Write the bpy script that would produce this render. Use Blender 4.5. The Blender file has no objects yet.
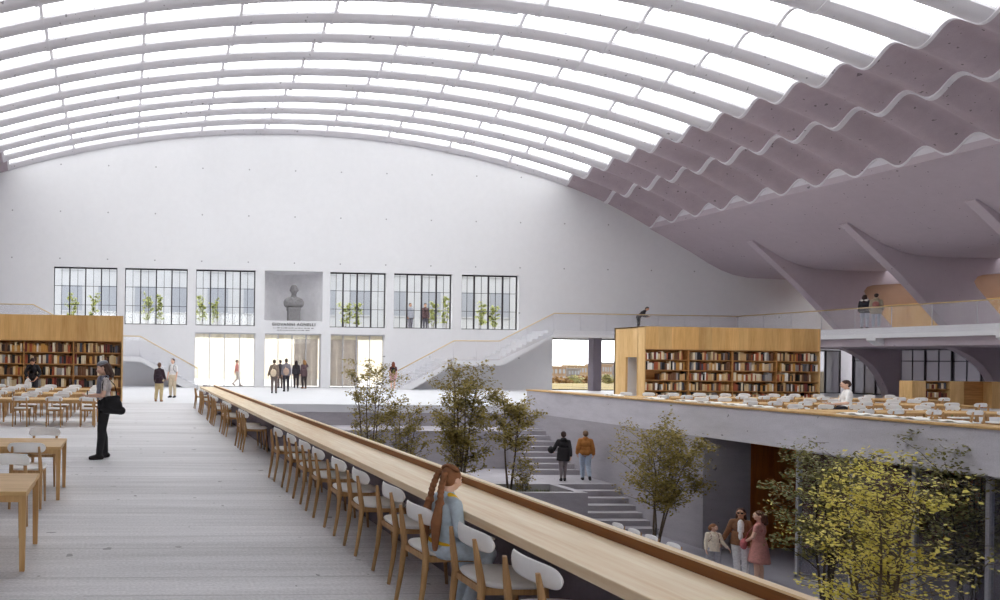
import bpy, bmesh, math, random
from mathutils import Vector, Matrix
random.seed(11)
D = bpy.data; S = bpy.context.scene; COL = S.collection
PI = math.pi; sin = math.sin; cos = math.cos; rad = math.radians

# ------------------------------------------------------------------ camera
FPX = 700.0; EYE = Vector((0, 0, 1.72)); YAW = math.atan(41/700); ROLL = rad(.72); PPX, PPY = 166.0, 357.5
CF = Vector((sin(YAW), cos(YAW), 0)); r0 = Vector((cos(YAW), -sin(YAW), 0)); u0 = Vector((0, 0, 1))
CR = cos(ROLL)*r0 + sin(ROLL)*u0; CU = -sin(ROLL)*r0 + cos(ROLL)*u0
cd = D.cameras.new('camera'); cam = D.objects.new('camera', cd); COL.objects.link(cam)
M3 = Matrix((CR, CU, -CF)).transposed()
cam.matrix_world = Matrix.Translation(EYE) @ M3.to_4x4()
cd.sensor_width = 36; cd.lens = 36*FPX/1000; cd.shift_x = (500-PPX)/1000; cd.shift_y = (PPY-300)/1000
cd.clip_end = 800; cd.clip_start = .05
S.camera = cam
def ground(px, py, z=0.0):
    "where the sight line of a photo point meets the level z"
    d = CF*FPX + CR*(px-PPX) - CU*(py-PPY); t = (z-EYE.z)/d.z
    return EYE + d*t
def onplane_y(px, py, y):
    d = CF*FPX + CR*(px-PPX) - CU*(py-PPY); return EYE + d*(y/d.y)

# ------------------------------------------------------------------ mesh helper
class MB:
    def __init__(s): s.v = []; s.f = []; s.m = []; s.s = []
    def add(s, vs, fs, m=0, sm=False):
        o = len(s.v); s.v += [tuple(v) for v in vs]
        for f in fs: s.f.append(tuple(i+o for i in f)); s.m.append(m); s.s.append(sm)
        return s
    def box(s, x0, x1, y0, y1, z0, z1, m=0, T=None):
        vs = [Vector(p) for p in ((x0,y0,z0),(x1,y0,z0),(x1,y1,z0),(x0,y1,z0),(x0,y0,z1),(x1,y0,z1),(x1,y1,z1),(x0,y1,z1))]
        if T is not None: vs = [T @ v for v in vs]
        return s.add(vs, [(0,3,2,1),(4,5,6,7),(0,1,5,4),(1,2,6,5),(2,3,7,6),(3,0,4,7)], m)
    def loft(s, rings, m=0, sm=True, cap=True):
        n = len(rings[0]); vs = [p for r in rings for p in r]; fs = []
        for k in range(len(rings)-1):
            for i in range(n):
                j = (i+1) % n; fs.append((k*n+i, k*n+j, (k+1)*n+j, (k+1)*n+i))
        s.add(vs, fs, m, sm)
        if cap:
            o = len(s.v)-len(vs)
            s.f.append(tuple(o+i for i in reversed(range(n)))); s.m.append(m); s.s.append(False)
            e = o+(len(rings)-1)*n
            s.f.append(tuple(e+i for i in range(n))); s.m.append(m); s.s.append(False)
        return s
    def tube(s, pts, rs, n=8, m=0, sm=True):
        pts = [Vector(p) for p in pts]
        if not hasattr(rs, '__len__'): rs = [rs]*len(pts)
        rings = []; ref = None
        for i, p in enumerate(pts):
            d = (pts[min(i+1, len(pts)-1)]-pts[max(i-1, 0)]).normalized()
            if ref is None: ref = Vector((1,0,0)) if abs(d.x) < .9 else Vector((0,1,0))
            a = (ref - d*ref.dot(d)).normalized(); b = d.cross(a); ref = a
            rings.append([p + (a*cos(t)+b*sin(t))*rs[i] for t in [2*PI*k/n for k in range(n)]])
        return s.loft(rings, m, sm)
    def prism(s, poly, ax, a, b, m=0):
        "poly: 2-D points; ax: axis it is pushed along ('x': (y,z), 'y': (x,z), 'z': (x,y))"
        P = {'x': lambda p, t: (t, p[0], p[1]), 'y': lambda p, t: (p[0], t, p[1]), 'z': lambda p, t: (p[0], p[1], t)}[ax]
        n = len(poly); vs = [P(p, a) for p in poly] + [P(p, b) for p in poly]
        fs = [tuple(range(n)), tuple(reversed(range(n, 2*n)))] + [(i, i+n, (i+1) % n+n, (i+1) % n) for i in range(n)]
        return s.add(vs, fs, m)
    def cap(s, p0, p1, ra, rb, n=12, m=0):
        p0 = Vector(p0); p1 = Vector(p1); d = p1-p0; L = d.length
        if L < 1e-6: d = Vector((0,0,1)); L = 1.0
        d = d/L; pts = []; rs = []
        for t in (-88, -60, -30, 0): pts.append(p0 + d*ra*sin(rad(t))); rs.append(ra*cos(rad(t)))
        for t in (0, 30, 60, 88): pts.append(p1 + d*rb*sin(rad(t))); rs.append(rb*cos(rad(t)))
        ref = Vector((1,0,0)) if abs(d.x) < .9 else Vector((0,1,0))
        a = (ref-d*ref.dot(d)).normalized(); b = d.cross(a)
        return s.loft([[p+(a*cos(2*PI*k/n)+b*sin(2*PI*k/n))*r for k in range(n)] for p, r in zip(pts, rs)], m)
    def ell(s, c, r, n=14, k=9, m=0, T=None):
        rings = []
        for i in range(k+1):
            t = -PI/2*.985 + PI*.985*i/k
            rings.append([Vector((r[0]*cos(t)*cos(2*PI*j/n), r[1]*cos(t)*sin(2*PI*j/n), r[2]*sin(t))) for j in range(n)])
        c = Vector(c)
        rings = [[((T @ v) if T is not None else v)+c for v in q] for q in rings]
        return s.loft(rings, m)
    def grid(s, P, m=0, sm=True):
        "P[i][j] points"
        a = len(P); b = len(P[0])
        return s.add([p for r in P for p in r], [(i*b+j, i*b+j+1, (i+1)*b+j+1, (i+1)*b+j) for i in range(a-1) for j in range(b-1)], m, sm)
    def sheet(s, P, th, m=0, sm=True):
        "closed plate under a grid P pushed up by th"
        a = len(P); b = len(P[0]); Q = [[Vector(p)+Vector((0,0,th)) for p in r] for r in P]
        s.grid(P, m, sm); s.grid([list(reversed(r)) for r in Q], m, sm)
        edge = [P[0], [r[-1] for r in P], P[-1][::-1], [r[0] for r in P][::-1]]
        qdge = [Q[0], [r[-1] for r in Q], Q[-1][::-1], [r[0] for r in Q][::-1]]
        for e, q in zip(edge, qdge): s.grid([q, e], m, False)
        return s
    def xf(s, T):
        s.v = [tuple(T @ Vector(v)) for v in s.v]; return s
    def join(s, o, m=None):
        k = len(s.v); s.v += o.v; s.f += [tuple(i+k for i in f) for f in o.f]; s.m += (o.m if m is None else [m]*len(o.m)); s.s += o.s
        return s
    def mesh(s, name, mats):
        me = D.meshes.new(name); me.from_pydata(s.v, [], s.f)
        for mt in (mats if isinstance(mats, (list, tuple)) else [mats]): me.materials.append(mt)
        me.polygons.foreach_set('material_index', s.m); me.polygons.foreach_set('use_smooth', s.s); me.update()
        return me
    def build(s, name, mats, parent=None, bevel=0, fix=False):
        me = s.mesh(name, mats)
        if fix:
            b = bmesh.new(); b.from_mesh(me); bmesh.ops.recalc_face_normals(b, faces=b.faces); b.to_mesh(me); b.free()
        o = D.objects.new(name, me); COL.objects.link(o)
        if parent is not None: o.parent = parent
        if bevel:
            md = o.modifiers.new('bevel', 'BEVEL'); md.width = bevel; md.segments = 2; md.limit_method = 'ANGLE'
        return o

def tag(o, label, cat, group=None):
    o['label'] = label; o['category'] = cat
    if group: o['group'] = group
    return o
def struct(o, label=None):
    o['kind'] = 'structure'
    if label: o['label'] = label
    return o
def thing(name, label, cat, loc=(0,0,0), rz=0, group=None):
    o = D.objects.new(name, None); COL.objects.link(o); o.location = loc; o.rotation_euler = (0,0,rz); o.empty_display_size = .2
    return tag(o, label, cat, group)
KIDS = {}
def kids(o):
    return [c for c in COL.objects if c.parent == o]
def copy_tree(o, ch, loc, rz, label):
    "a thing and each of its parts, copied"
    r = o.copy(); COL.objects.link(r); r.location = loc; r.rotation_euler = (0,0,rz); r['label'] = label
    for c in ch:
        k = c.copy(); COL.objects.link(k); k.parent = r
    return r
ORD = 'first second third fourth fifth sixth seventh eighth ninth tenth eleventh twelfth thirteenth fourteenth fifteenth sixteenth seventeenth eighteenth nineteenth twentieth twenty-first twenty-second twenty-third twenty-fourth twenty-fifth twenty-sixth'.split()

# ------------------------------------------------------------------ materials
def L(c):
    return tuple(((x/255)/12.92 if x/255 <= .04045 else ((x/255+.055)/1.055)**2.4) for x in c)+(1,)
class NT:
    def __init__(s, name):
        s.mat = D.materials.new(name); s.mat.use_nodes = True; s.t = s.mat.node_tree; s.n = s.t.nodes; s.l = s.t.links
        s.bsdf = s.n['Principled BSDF']; s.out = s.n['Material Output']
    def node(s, ty, **kw):
        x = s.n.new(ty)
        for k, v in kw.items():
            if k.startswith('i_'): x.inputs[k[2:].replace('_', ' ')].default_value = v
            else: setattr(x, k, v)
        return x
    def link(s, a, b): s.l.new(a, b)
    def coords(s, scale=(1,1,1)):
        tc = s.node('ShaderNodeTexCoord'); mp = s.node('ShaderNodeMapping'); mp.inputs['Scale'].default_value = scale
        s.link(tc.outputs['Object'], mp.inputs['Vector']); return mp.outputs['Vector']
    def noise(s, vec, scale, detail=4, rough=.55):
        x = s.node('ShaderNodeTexNoise'); x.inputs['Scale'].default_value = scale; x.inputs['Detail'].default_value = detail; x.inputs['Roughness'].default_value = rough
        s.link(vec, x.inputs['Vector']); return x.outputs['Fac']
    def ramp(s, fac, stops):
        x = s.node('ShaderNodeValToRGB'); e = x.color_ramp.elements
        while len(e) < len(stops): e.new(.5)
        for k, (p, c) in enumerate(stops): e[k].position = p; e[k].color = c if len(c) == 4 else tuple(c)+(1,)
        s.link(fac, x.inputs['Fac']); return x.outputs['Color']
    def mix(s, fac, a, b, mode='MIX'):
        x = s.node('ShaderNodeMix'); x.data_type = 'RGBA'; x.blend_type = mode
        for sk, v in ((x.inputs['Factor'], fac), (x.inputs['A'], a), (x.inputs['B'], b)):
            if hasattr(v, 'default_value') or hasattr(v, 'is_linked'): s.link(v, sk)
            else: sk.default_value = v
        return x.outputs['Result']
    def math(s, op, a, b=None, c=None):
        x = s.node('ShaderNodeMath'); x.operation = op
        for k, v in enumerate((a, b, c)):
            if v is None: continue
            if hasattr(v, 'is_linked'): s.link(v, x.inputs[k])
            else: x.inputs[k].default_value = v
        return x.outputs[0]
def plain(name, c, rough=.6, metal=0, var=.12, scale=30, spec=.5):
    t = NT(name); b = t.bsdf; c = L(c)
    f = t.noise(t.coords(), scale, 3)
    lo = tuple(x*(1-var) for x in c[:3]); hi = tuple(min(1, x*(1+var)) for x in c[:3])
    t.link(t.ramp(f, [(.3, lo), (.7, hi)]), b.inputs['Base Color'])
    b.inputs['Roughness'].default_value = rough; b.inputs['Metallic'].default_value = metal; b.inputs['Specular IOR Level'].default_value = spec
    return t.mat
def concrete(name, c, var=.08, rough=.8, stretch=(1,1,1), pits=.0, ties=None, seams=None, bump=.15):
    t = NT(name); b = t.bsdf; c = L(c)
    v = t.coords(stretch); w = t.coords()
    big = t.noise(v, .35, 5); mid = t.noise(v, 2.5, 6, .65); fine = t.noise(w, 40, 3)
    lo = tuple(x*(1-var*1.6) for x in c[:3]); hi = tuple(min(1, x*(1+var)) for x in c[:3])
    col = t.ramp(t.math('ADD', t.math('MULTIPLY', big, .5), t.math('MULTIPLY', mid, .5)), [(.33, lo), (.66, hi)])
    col = t.mix(.35, col, t.ramp(fine, [(.3, lo), (.7, hi)]))
    dark = tuple(x*.45 for x in c[:3])+(1,)
    if pits:
        col = t.mix(t.math('GREATER_THAN', t.noise(w, 5.0, 2, .5), .735-pits), col, dark)
    if ties or seams:
        tc = t.node('ShaderNodeTexCoord'); sp = t.node('ShaderNodeSeparateXYZ'); t.link(tc.outputs['Object'], sp.inputs[0])
    if ties:
        a1, a2, p1, p2, o1, o2, rr = ties; q = []
        for a, p, o in ((a1, p1, o1), (a2, p2, o2)):
            f = t.math('FRACT', t.math('DIVIDE', t.math('SUBTRACT', sp.outputs[a], o), p))
            f = t.math('MULTIPLY', t.math('SUBTRACT', f, .5), p); q.append(t.math('MULTIPLY', f, f))
        col = t.mix(t.math('LESS_THAN', t.math('ADD', q[0], q[1]), rr*rr), col, dark)
    if seams:
        a, p, wd = seams
        f = t.math('FRACT', t.math('DIVIDE', sp.outputs[a], p))
        k = t.math('MULTIPLY', t.math('LESS_THAN', f, wd/p), t.math('GREATER_THAN', t.noise(v, 1.3, 3), .47))
        col = t.mix(t.math('MULTIPLY', k, .45), col, dark)
    t.link(col, b.inputs['Base Color']); b.inputs['Roughness'].default_value = rough; b.inputs['Specular IOR Level'].default_value = .3
    if bump:
        bp = t.node('ShaderNodeBump'); bp.inputs['Strength'].default_value = bump; bp.inputs['Distance'].default_value = .02
        t.link(mid, bp.inputs['Height']); t.link(bp.outputs[0], b.inputs['Normal'])
    return t.mat
def wood(name, c1, c2, along='x', scale=1.0, rough=.5, plank=None):
    t = NT(name); b = t.bsdf
    st = {'x': (.12, 1.6, 1.6), 'y': (1.6, .12, 1.6), 'z': (1.6, 1.6, .12)}[along]
    st = tuple(k*scale for k in st); v = t.coords(st)
    f = t.math('ADD', t.math('MULTIPLY', t.noise(v, 2.2, 5, .6), .6), t.math('MULTIPLY', t.noise(v, 18, 4, .6), .4))
    a = L(c1); d = L(c2); m = tuple((p+q)/2 for p, q in zip(a, d))
    col = t.ramp(f, [(.36, d), (.5, m), (.64, a)])
    if plank:
        tc = t.node('ShaderNodeTexCoord'); sp = t.node('ShaderNodeSeparateXYZ'); t.link(tc.outputs['Object'], sp.inputs[0])
        fl = t.math('FLOOR', t.math('DIVIDE', sp.outputs[plank[0]], plank[1]))
        wn = t.node('ShaderNodeTexWhiteNoise'); wn.noise_dimensions = '1D'; t.link(fl, wn.inputs['W'])
        col = t.mix(.8, col, t.ramp(wn.outputs['Value'], [(0, (.80,.80,.80)), (1, (1.12,1.1,1.06))]), 'MULTIPLY')
    t.link(col, b.inputs['Base Color']); b.inputs['Roughness'].default_value = rough; b.inputs['Specular IOR Level'].default_value = .35
    return t.mat
def glass(name, tint=(1,1,1), haze=0.0, gloss=.06, hazecol=(.9,.9,.92)):
    t = NT(name); t.n.remove(t.bsdf)
    tr = t.node('ShaderNodeBsdfTransparent'); tr.inputs[0].default_value = tuple(tint)+(1,)
    gl = t.node('ShaderNodeBsdfGlossy'); gl.inputs['Roughness'].default_value = .03
    mx = t.node('ShaderNodeMixShader'); mx.inputs[0].default_value = gloss
    t.link(tr.outputs[0], mx.inputs[1]); t.link(gl.outputs[0], mx.inputs[2]); o = mx.outputs[0]
    if haze:
        df = t.node('ShaderNodeBsdfDiffuse'); df.inputs[0].default_value = tuple(hazecol)+(1,)
        m2 = t.node('ShaderNodeMixShader'); m2.inputs[0].default_value = haze
        t.link(o, m2.inputs[1]); t.link(df.outputs[0], m2.inputs[2]); o = m2.outputs[0]
    t.link(o, t.out.inputs['Surface']); return t.mat

M = {}
M['wall'] = concrete('pale concrete wall', (220,220,223), .035, ties=(0, 2, 2.83, 2.8, .3, .55, .045), bump=.05)
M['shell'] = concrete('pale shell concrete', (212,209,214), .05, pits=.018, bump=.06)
M['soffit'] = concrete('grey soffit concrete', (184,172,180), .06, pits=.01, bump=.08)  # mauve grey set like the side shells, for the shade beside the vault
M['side'] = concrete('shade-toned side shell concrete', (172,158,165), .10, pits=.03, bump=.08)  # shell concrete darkened to mauve for the shade on the side bays
M['floor'] = concrete('board-marked floor concrete', (212,211,214), .28, .6, stretch=(.16,2.6,1), pits=.02, seams=(1, .42, .016), bump=.25)
M['farfloor'] = concrete('pale floor', (215,216,220), .05, .5)
M['raw'] = concrete('grey raw concrete', (206,203,210), .16, .8, stretch=(.6,.6,2.0), pits=-.02, bump=.2)
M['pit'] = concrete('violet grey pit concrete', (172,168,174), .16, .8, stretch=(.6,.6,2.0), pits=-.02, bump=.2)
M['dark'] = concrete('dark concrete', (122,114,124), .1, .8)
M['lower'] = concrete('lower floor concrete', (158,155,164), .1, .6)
M['oak'] = wood('oak', (206,168,116), (170,126,76), 'z')
M['oakx'] = wood('oak lengthwise', (214,178,124), (186,146,94), 'x')
M['top'] = wood('pale oak worktop', (250,234,204), (226,194,150), 'y', .9, .42)
M['rim_shade'] = wood('shade-toned rim oak', (150,96,46), (116,70,32), 'y')  # darker brown holds the shade of the rim's inner face
M['panel'] = wood('oak veneer', (232,190,128), (204,156,92), 'z', .8, .5, plank=(0, .62))
M['pside'] = wood('oak veneer side', (226,190,136), (200,158,100), 'z', .8)
M['shelfw'] = wood('shelf oak', (196,144,86), (150,100,54), 'x')
M['bounce_wall'] = concrete('wood-bounce brown wall', (160,132,116), .08)  # brown stands in for light bounced off the gallery timber
M['orange'] = wood('orange timber', (206,124,56), (160,86,34), 'z', .8, .5, plank=(0, .5))
M['chairw'] = wood('chair oak', (200,160,112), (158,118,76), 'z', 3.0)
M['white'] = plain('white shell plastic', (240,239,238), .4, var=.02)
M['paper'] = plain('white paper', (248,247,243), .7, var=.02)
M['steel'] = plain('dark window steel', (46,42,48), .5, .3)
M['lightsteel'] = plain('pale steel', (200,200,206), .4, .6)
M['brass'] = plain('brass handrail', (206,180,132), .4, .2)
M['black'] = plain('black cloth', (30,28,31), .85)
M['stone'] = plain('grey stone', (128,126,128), .8, var=.25, scale=14)
M['niche'] = concrete('grainy niche stone', (226,225,228), .12, .85)
M['letter'] = plain('dark lettering', (40,38,42), .6)
M['glass'] = glass('clear glass', (.98,.99,.99), gloss=.04)
M['sky glass'] = glass('skylight glass', (.97,.98,.98), gloss=.03)
M['rail glass'] = glass('balustrade glass', (.97,.97,.98), .06, .04)
M['door glass'] = glass('door glass', (.99,.98,.95), .04, .04, (.95,.93,.86))
M['tint'] = glass('grey tinted glass', (.52,.52,.54), .22, .06, (.72,.70,.73))
M['low glass'] = glass('lower level glass', (.86,.86,.9), .05, .06, (.7,.7,.75))
M['door_reflection'] = plain('taupe door reflection', (196,186,182), .8, var=.1, scale=3)  # taupe tone stands in for brownish reflections in the entrance glass
M['cream'] = plain('cream door head', (238,232,212), .8, var=.05, scale=3)
M['bark'] = plain('bark', (104,90,74), .9, var=.3, scale=20)
M['barkdark'] = plain('dark bark', (66,56,48), .9, var=.3, scale=20)
def leafmat(name, a, b):
    t = NT(name); f = t.noise(t.coords(), 3.5, 3, .7)
    c = t.ramp(f, [(.35, L(a)), (.65, L(b))]); t.link(c, t.bsdf.inputs['Base Color']); t.bsdf.inputs['Roughness'].default_value = .55
    tl = t.node('ShaderNodeBsdfTranslucent'); t.link(c, tl.inputs[0]); mx = t.node('ShaderNodeMixShader'); mx.inputs[0].default_value = .3
    t.link(t.bsdf.outputs[0], mx.inputs[1]); t.link(tl.outputs[0], mx.inputs[2]); t.link(mx.outputs[0], t.out.inputs['Surface'])
    return t.mat
M['olive'] = leafmat('olive leaves', (130,116,56), (176,158,84))
M['olived'] = leafmat('dark olive leaves', (110,106,62), (150,144,88))
M['yellow'] = leafmat('yellow leaves', (206,192,76), (250,238,136))
M['lime'] = leafmat('lime leaves', (150,160,80), (196,200,120))
M['russet'] = leafmat('russet leaves', (110,78,44), (146,112,62))
M['grass'] = leafmat('grass green', (96,112,50), (130,146,72))

# ------------------------------------------------------------------ roof shell
AX = 10.1; RV = 56.7; PW = 1.767; Y0 = 27.814; AMP = .55; XL, XR = AX-17.07, AX+17.07; XE = 22.65
def prof(x):
    a = abs(x-AX)
    if a <= 17.07: return 15.35-RV+math.sqrt(RV*RV-a*a)
    t = a-17.07; return 12.72-.32*t-.023*t*t
def wave(y): return AMP*(.5-.5*cos(2*PI*(y-Y0)/PW))
YW = 42.0; YB = -6.0; NG = -7
ns = range(NG, 10); gl0 = Y0+PW*(NG-.5)
ce = MB(); xs = [XL+(XR-XL)*i/54 for i in range(55)]
for n in ns:
    yk = Y0+PW*n; ya = [yk-.36+.72*j/8 for j in range(9)]; ya = [y for y in ya if y <= YW+.35]
    if len(ya) > 1: ce.sheet([[Vector((x, y, prof(x)+wave(y))) for y in ya] for x in xs], .09)
def solid(x0, x1, nx, y0, y1):
    ny = int((y1-y0)/PW*12); ys = [y0+(y1-y0)*j/ny for j in range(ny+1)]
    ce.sheet([[Vector((x0+(x1-x0)*i/nx, y, prof(x0+(x1-x0)*i/nx)+wave(y))) for y in ys] for i in range(nx+1)], .14, CM)
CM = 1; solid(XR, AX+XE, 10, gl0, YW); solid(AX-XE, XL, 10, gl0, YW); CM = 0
solid(AX-XE, AX+XE, 50, YB, gl0)  # unseen near roof left unglazed to darken the floor by the camera
JX = [XL+(XR-XL)*i/9 for i in range(10)]
ny = int((YW-gl0)/PW*14)
for x in JX + [XR+2.6, AX+XE, XL-2.6, AX-XE]:
    w = .06 if XL-.1 < x < XR+.1 else .09
    ys = [gl0+(YW-gl0)*j/ny for j in range(ny+1)]
    ce.sheet([[Vector((x+dx, y, prof(x+dx)+wave(y)-(.035 if w < .07 else .07))) for y in ys] for dx in (-w, w)], .16, sm=False)
for sx in (1, -1):
    x = AX+sx*XE; ny2 = int((YW-YB)/PW*12); ys = [YB+(YW-YB)*j/ny2 for j in range(ny2+1)]
    for dx in (-.04, .06):
        ce.grid([[Vector((x+sx*dx, y, prof(x)-.06)) for y in ys], [Vector((x+sx*dx, y, prof(x)+wave(y)+.05)) for y in ys]], sm=False)
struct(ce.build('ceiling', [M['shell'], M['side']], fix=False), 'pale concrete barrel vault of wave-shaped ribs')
k = 0
for n in ns:
    yk = Y0+PW*n; ya = [yk+.34+(PW-.68)*j/8 for j in range(9)]; ya = [y for y in ya if y <= YW+.2]
    if len(ya) < 3: continue
    g = MB(); g.sheet([[Vector((x, y, prof(x)+wave(y)+.03)) for y in ya] for x in xs], .02)
    if len(ya) == 9:
        for i in (3, 5):                      # opening vents in every other bay
            xx = [JX[i]+.25+(JX[i+1]-JX[i]-.5)*q/6 for q in range(7)]
            g.sheet([[Vector((x, y, prof(x)+wave(y)+.12)) for y in (yk+PW-.72, yk+PW-.60)] for x in xx], .05, m=1)
    k += 1; struct(g.build('window_%d' % k, [M['sky glass'], M['lightsteel']]), 'long skylight strip between two concrete vault ribs')
NWIN = k
# smooth soffit beside the vault
SOF = [(32.7,10.16),(33.4,9.82),(34.2,9.4),(35.5,8.72),(36.6,8.08),(37.4,7.68),(38.2,7.4),(39.2,7.22),(41,7.17),(43.4,7.18),(47,7.2)]
def sofz(x):
    x = x if x > AX else 2*AX-x
    for (a, za), (b, zb) in zip(SOF, SOF[1:]):
        if a <= x <= b: return za+(zb-za)*(x-a)/(b-a)
    return SOF[-1][1] if x > 40 else 10.2
for nm, sx in (('ceiling_right', 1), ('ceiling_left', -1)):
    s = MB(); P = [(AX+sx*(x-AX), z) for x, z in SOF] if sx > 0 else [(2*AX-x, z) for x, z in SOF]
    Q = [(x, z+.3) for x, z in P]
    ysq = [YB, YW]
    if sx > 0:
        s.sheet([[Vector((x, y, z)) for y in ysq] for x, z in P if x < 43.5], .3); s.box(45.6, 47, YB, YW, 7.18, 7.5)
        for y in (YB, 14.4, 19.6, 24.8, 30.0, 35.2, 40.4): s.box(43.4, 45.6, y, y+1.6, 7.18, 7.5)
    else: s.sheet([[Vector((x, y, z)) for y in ysq] for x, z in P], .3)
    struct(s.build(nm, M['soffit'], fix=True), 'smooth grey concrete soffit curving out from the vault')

# ------------------------------------------------------------------ walls with openings
def wall_xz(mb, x0, x1, z0, z1, ops, y, th=.4, m=0):
    bx = sorted({x0, x1, *[v for o in ops for v in o[:2]]}); bz = sorted({z0, z1, *[v for o in ops for v in o[2:4]]})
    for a, b in zip(bx, bx[1:]):
        for c, d in zip(bz, bz[1:]):
            mx, mz = (a+b)/2, (c+d)/2
            if any(o[0] < mx < o[1] and o[2] < mz < o[3] for o in ops): continue
            mb.add([(a,y,c),(b,y,c),(b,y,d),(a,y,d)], [(0,1,2,3)], m); mb.add([(a,y+th,c),(b,y+th,c),(b,y+th,d),(a,y+th,d)], [(3,2,1,0)], m)
    for a, b, c, d in ops:
        for q in (((a,c),(b,c)), ((b,c),(b,d)), ((b,d),(a,d)), ((a,d),(a,c))):
            (p0, p1), (p2, p3) = q; mb.add([(p0,y,p1),(p2,y,p3),(p2,y+th,p3),(p0,y+th,p1)], [(0,1,2,3)], m)
WINX = [(-4.3,-.52),(-.05,3.72),(4.22,7.85),(12.43,15.93),(16.4,20.08),(20.66,24.3)]
DOORX = [(4.2,7.86),(8.45,11.9),(12.5,15.85)]
WZ0, WZ1 = 3.69, 7.07
ops = [(a, b, WZ0, WZ1) for a, b in WINX] + [(a, b, 0, 3.27) for a, b in DOORX] + [(8.4,11.96,4.05,WZ1), (26.5,31.6,0,3.22), (38.0,44.9,0,2.7)]
wb = MB(); wall_xz(wb, -18, 47, 0, 7.15, ops, YW)
xx = [-18+.65*i for i in range(101)]
def top(x): return prof(x)+.56 if abs(x-AX) <= XE else sofz(x)+.1
for a, b in zip(xx, xx[1:]):
    wb.add([(a,YW,7.15),(b,YW,7.15),(b,YW,max(7.15,top(b))),(a,YW,max(7.15,top(a)))], [(0,1,2,3)])
struct(wb.build('wall_back', M['wall']), 'tall pale concrete end wall with tie holes')
w = MB(); w.box(-18.3,-18,YB,YW,0,8.2); struct(w.build('wall_left', M['wall']))
fo = [(a, b, 3.7, 7.6) for a, b in ((-4.3,-.5),(-.05,3.75),(4.2,7.85),(8.4,11.95),(12.43,15.95),(16.4,20.1),(20.66,24.3))]  # unseen window openings added behind the camera to light surfaces facing it
w = MB(); wall_xz(w, -18.3, 47, -3.6, 16.2, fo, YB-.4); struct(w.build('wall_front', M['wall']))
w = MB()
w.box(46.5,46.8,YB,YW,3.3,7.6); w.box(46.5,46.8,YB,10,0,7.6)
struct(w.build('wall_right', M['bounce_wall']))
g = MB(); g.box(43.4,45.6,YB,YW,7.4,7.42); NWIN += 1; struct(g.build('window_%d' % NWIN, M['glass']), 'long skylight slot in the soffit above the gallery')

def window(x0, x1, z0, z1, nx, nz, y, fr, gl, label, sub=True):
    global NWIN
    NWIN += 1; f = MB(); t = .05
    f.box(x0, x1, y, y+.09, z1-.09, z1); f.box(x0, x1, y, y+.09, z0, z0+.05)
    for i in range(nx+1):
        x = x0+(x1-x0)*i/nx; h = .05 if i in (0, nx) else .035
        f.box(max(x0, x-h), min(x1, x+h), y, y+.1, z0, z1)
    for j in range(1, nz):
        z = z0+(z1-z0)*j/nz; f.box(x0, x1, y+.03, y+.055, z-.014, z+.014)
    if sub:
        for i in range(nx):
            x = x0+(x1-x0)*(i+.5)/nx; f.box(x-.013, x+.013, y+.03, y+.055, z0, z1)
    o = struct(f.build('window_%d' % NWIN, fr), label)
    p = MB(); p.box(x0, x1, y+.035, y+.05, z0, z1); p.build('pane', gl, o)
    return o
for i, (a, b, c, d) in enumerate(fo): window(a, b, c, d, 4, 5, YB-.25, M['steel'], M['glass'], 'added light-giving gridded window behind the viewer, bay %d' % (i+1), False)
ws = ['first','second','third','fourth','fifth','sixth']
for i, (a, b) in enumerate(WINX):
    window(a, b, WZ0, WZ1, 4, 3, YW+.2, M['steel'], M['glass'], 'dark steel gridded window, %s along the end wall' % ws[i])
for i, (a, b) in enumerate(DOORX):
    f = MB(); y = YW+.22
    f.box(a, b, y, y+.08, 3.2, 3.27); f.box(a, b, y, y+.08, 0, .04)
    for q in range(5):
        x = a+(b-a)*q/4; f.box(max(a, x-.025), min(b, x+.025), y, y+.07, 0, 3.27)
    o = struct(f.build('door_%d' % (i+1), M['lightsteel']), 'wide glazed entrance, %s of three along the end wall' % ws[i])
    p = MB(); p.box(a, b, y+.03, y+.045, .04, 3.2); p.build('pane', M['door glass'], o)
    scr = {0: [], 1: [(.55, .98)], 2: [(.02, .55)]}[i]
    for u, v in scr:
        s = MB()
        for q in range(4):
            xa = a+(b-a)*(u+(v-u)*q/4); xb = a+(b-a)*(u+(v-u)*(q+1)/4)-.015
            s.box(xa, xb, y+.16, y+.18, .1, 3.1)
        s.build('reflection_panel', M['door_reflection'], o)  # panels draw the glass reflection as solid colour
    s = MB(); s.box(a+.03, b-.03, y+.1, y+.14, 2.95, 3.2); s.build('blind_head', M['cream'], o)
# opening to the garden
f = MB()
for x in (26.5, 29.2, 31.6): f.box(x-.04 if x > 27 else x, x+.04 if x < 31 else x, YW+.2, YW+.28, 0, 3.22)
f.box(26.5, 31.6, YW+.2, YW+.28, 3.14, 3.22); f.box(26.5,31.6,YW+.2,YW+.28,0,.05)
o = struct(f.build('door_4', M['steel']), 'wide garden opening beside the timber book volume')
p = MB(); p.box(26.5, 31.6, YW+.23, YW+.245, 0, 3.2); p.build('pane', M['glass'], o)
c = MB(); c.box(28.6,29.12,41.2,41.72,0,3.3); struct(c.build('column', M['dark'], bevel=.02), 'dark square concrete column in front of the garden opening')

# niche and bust
n = MB(); segs = 18; P = []
for i in range(segs+1):
    u = -1+2*i/segs; x = 10.18+u*1.78; P.append((x, YW+2.0*math.sqrt(max(0, 1-u*u*.98))))
n.grid([[Vector((x, y, 4.05)) for x, y in P], [Vector((x, y, WZ1)) for x, y in P]])
n.add([(x, y, 4.05) for x, y in P], [tuple(reversed(range(len(P))))]); n.add([(x, y, WZ1) for x, y in P], [tuple(range(len(P)))])
struct(n.build('wall_niche', M['niche'], fix=False), 'shallow curved niche in the end wall')

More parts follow.
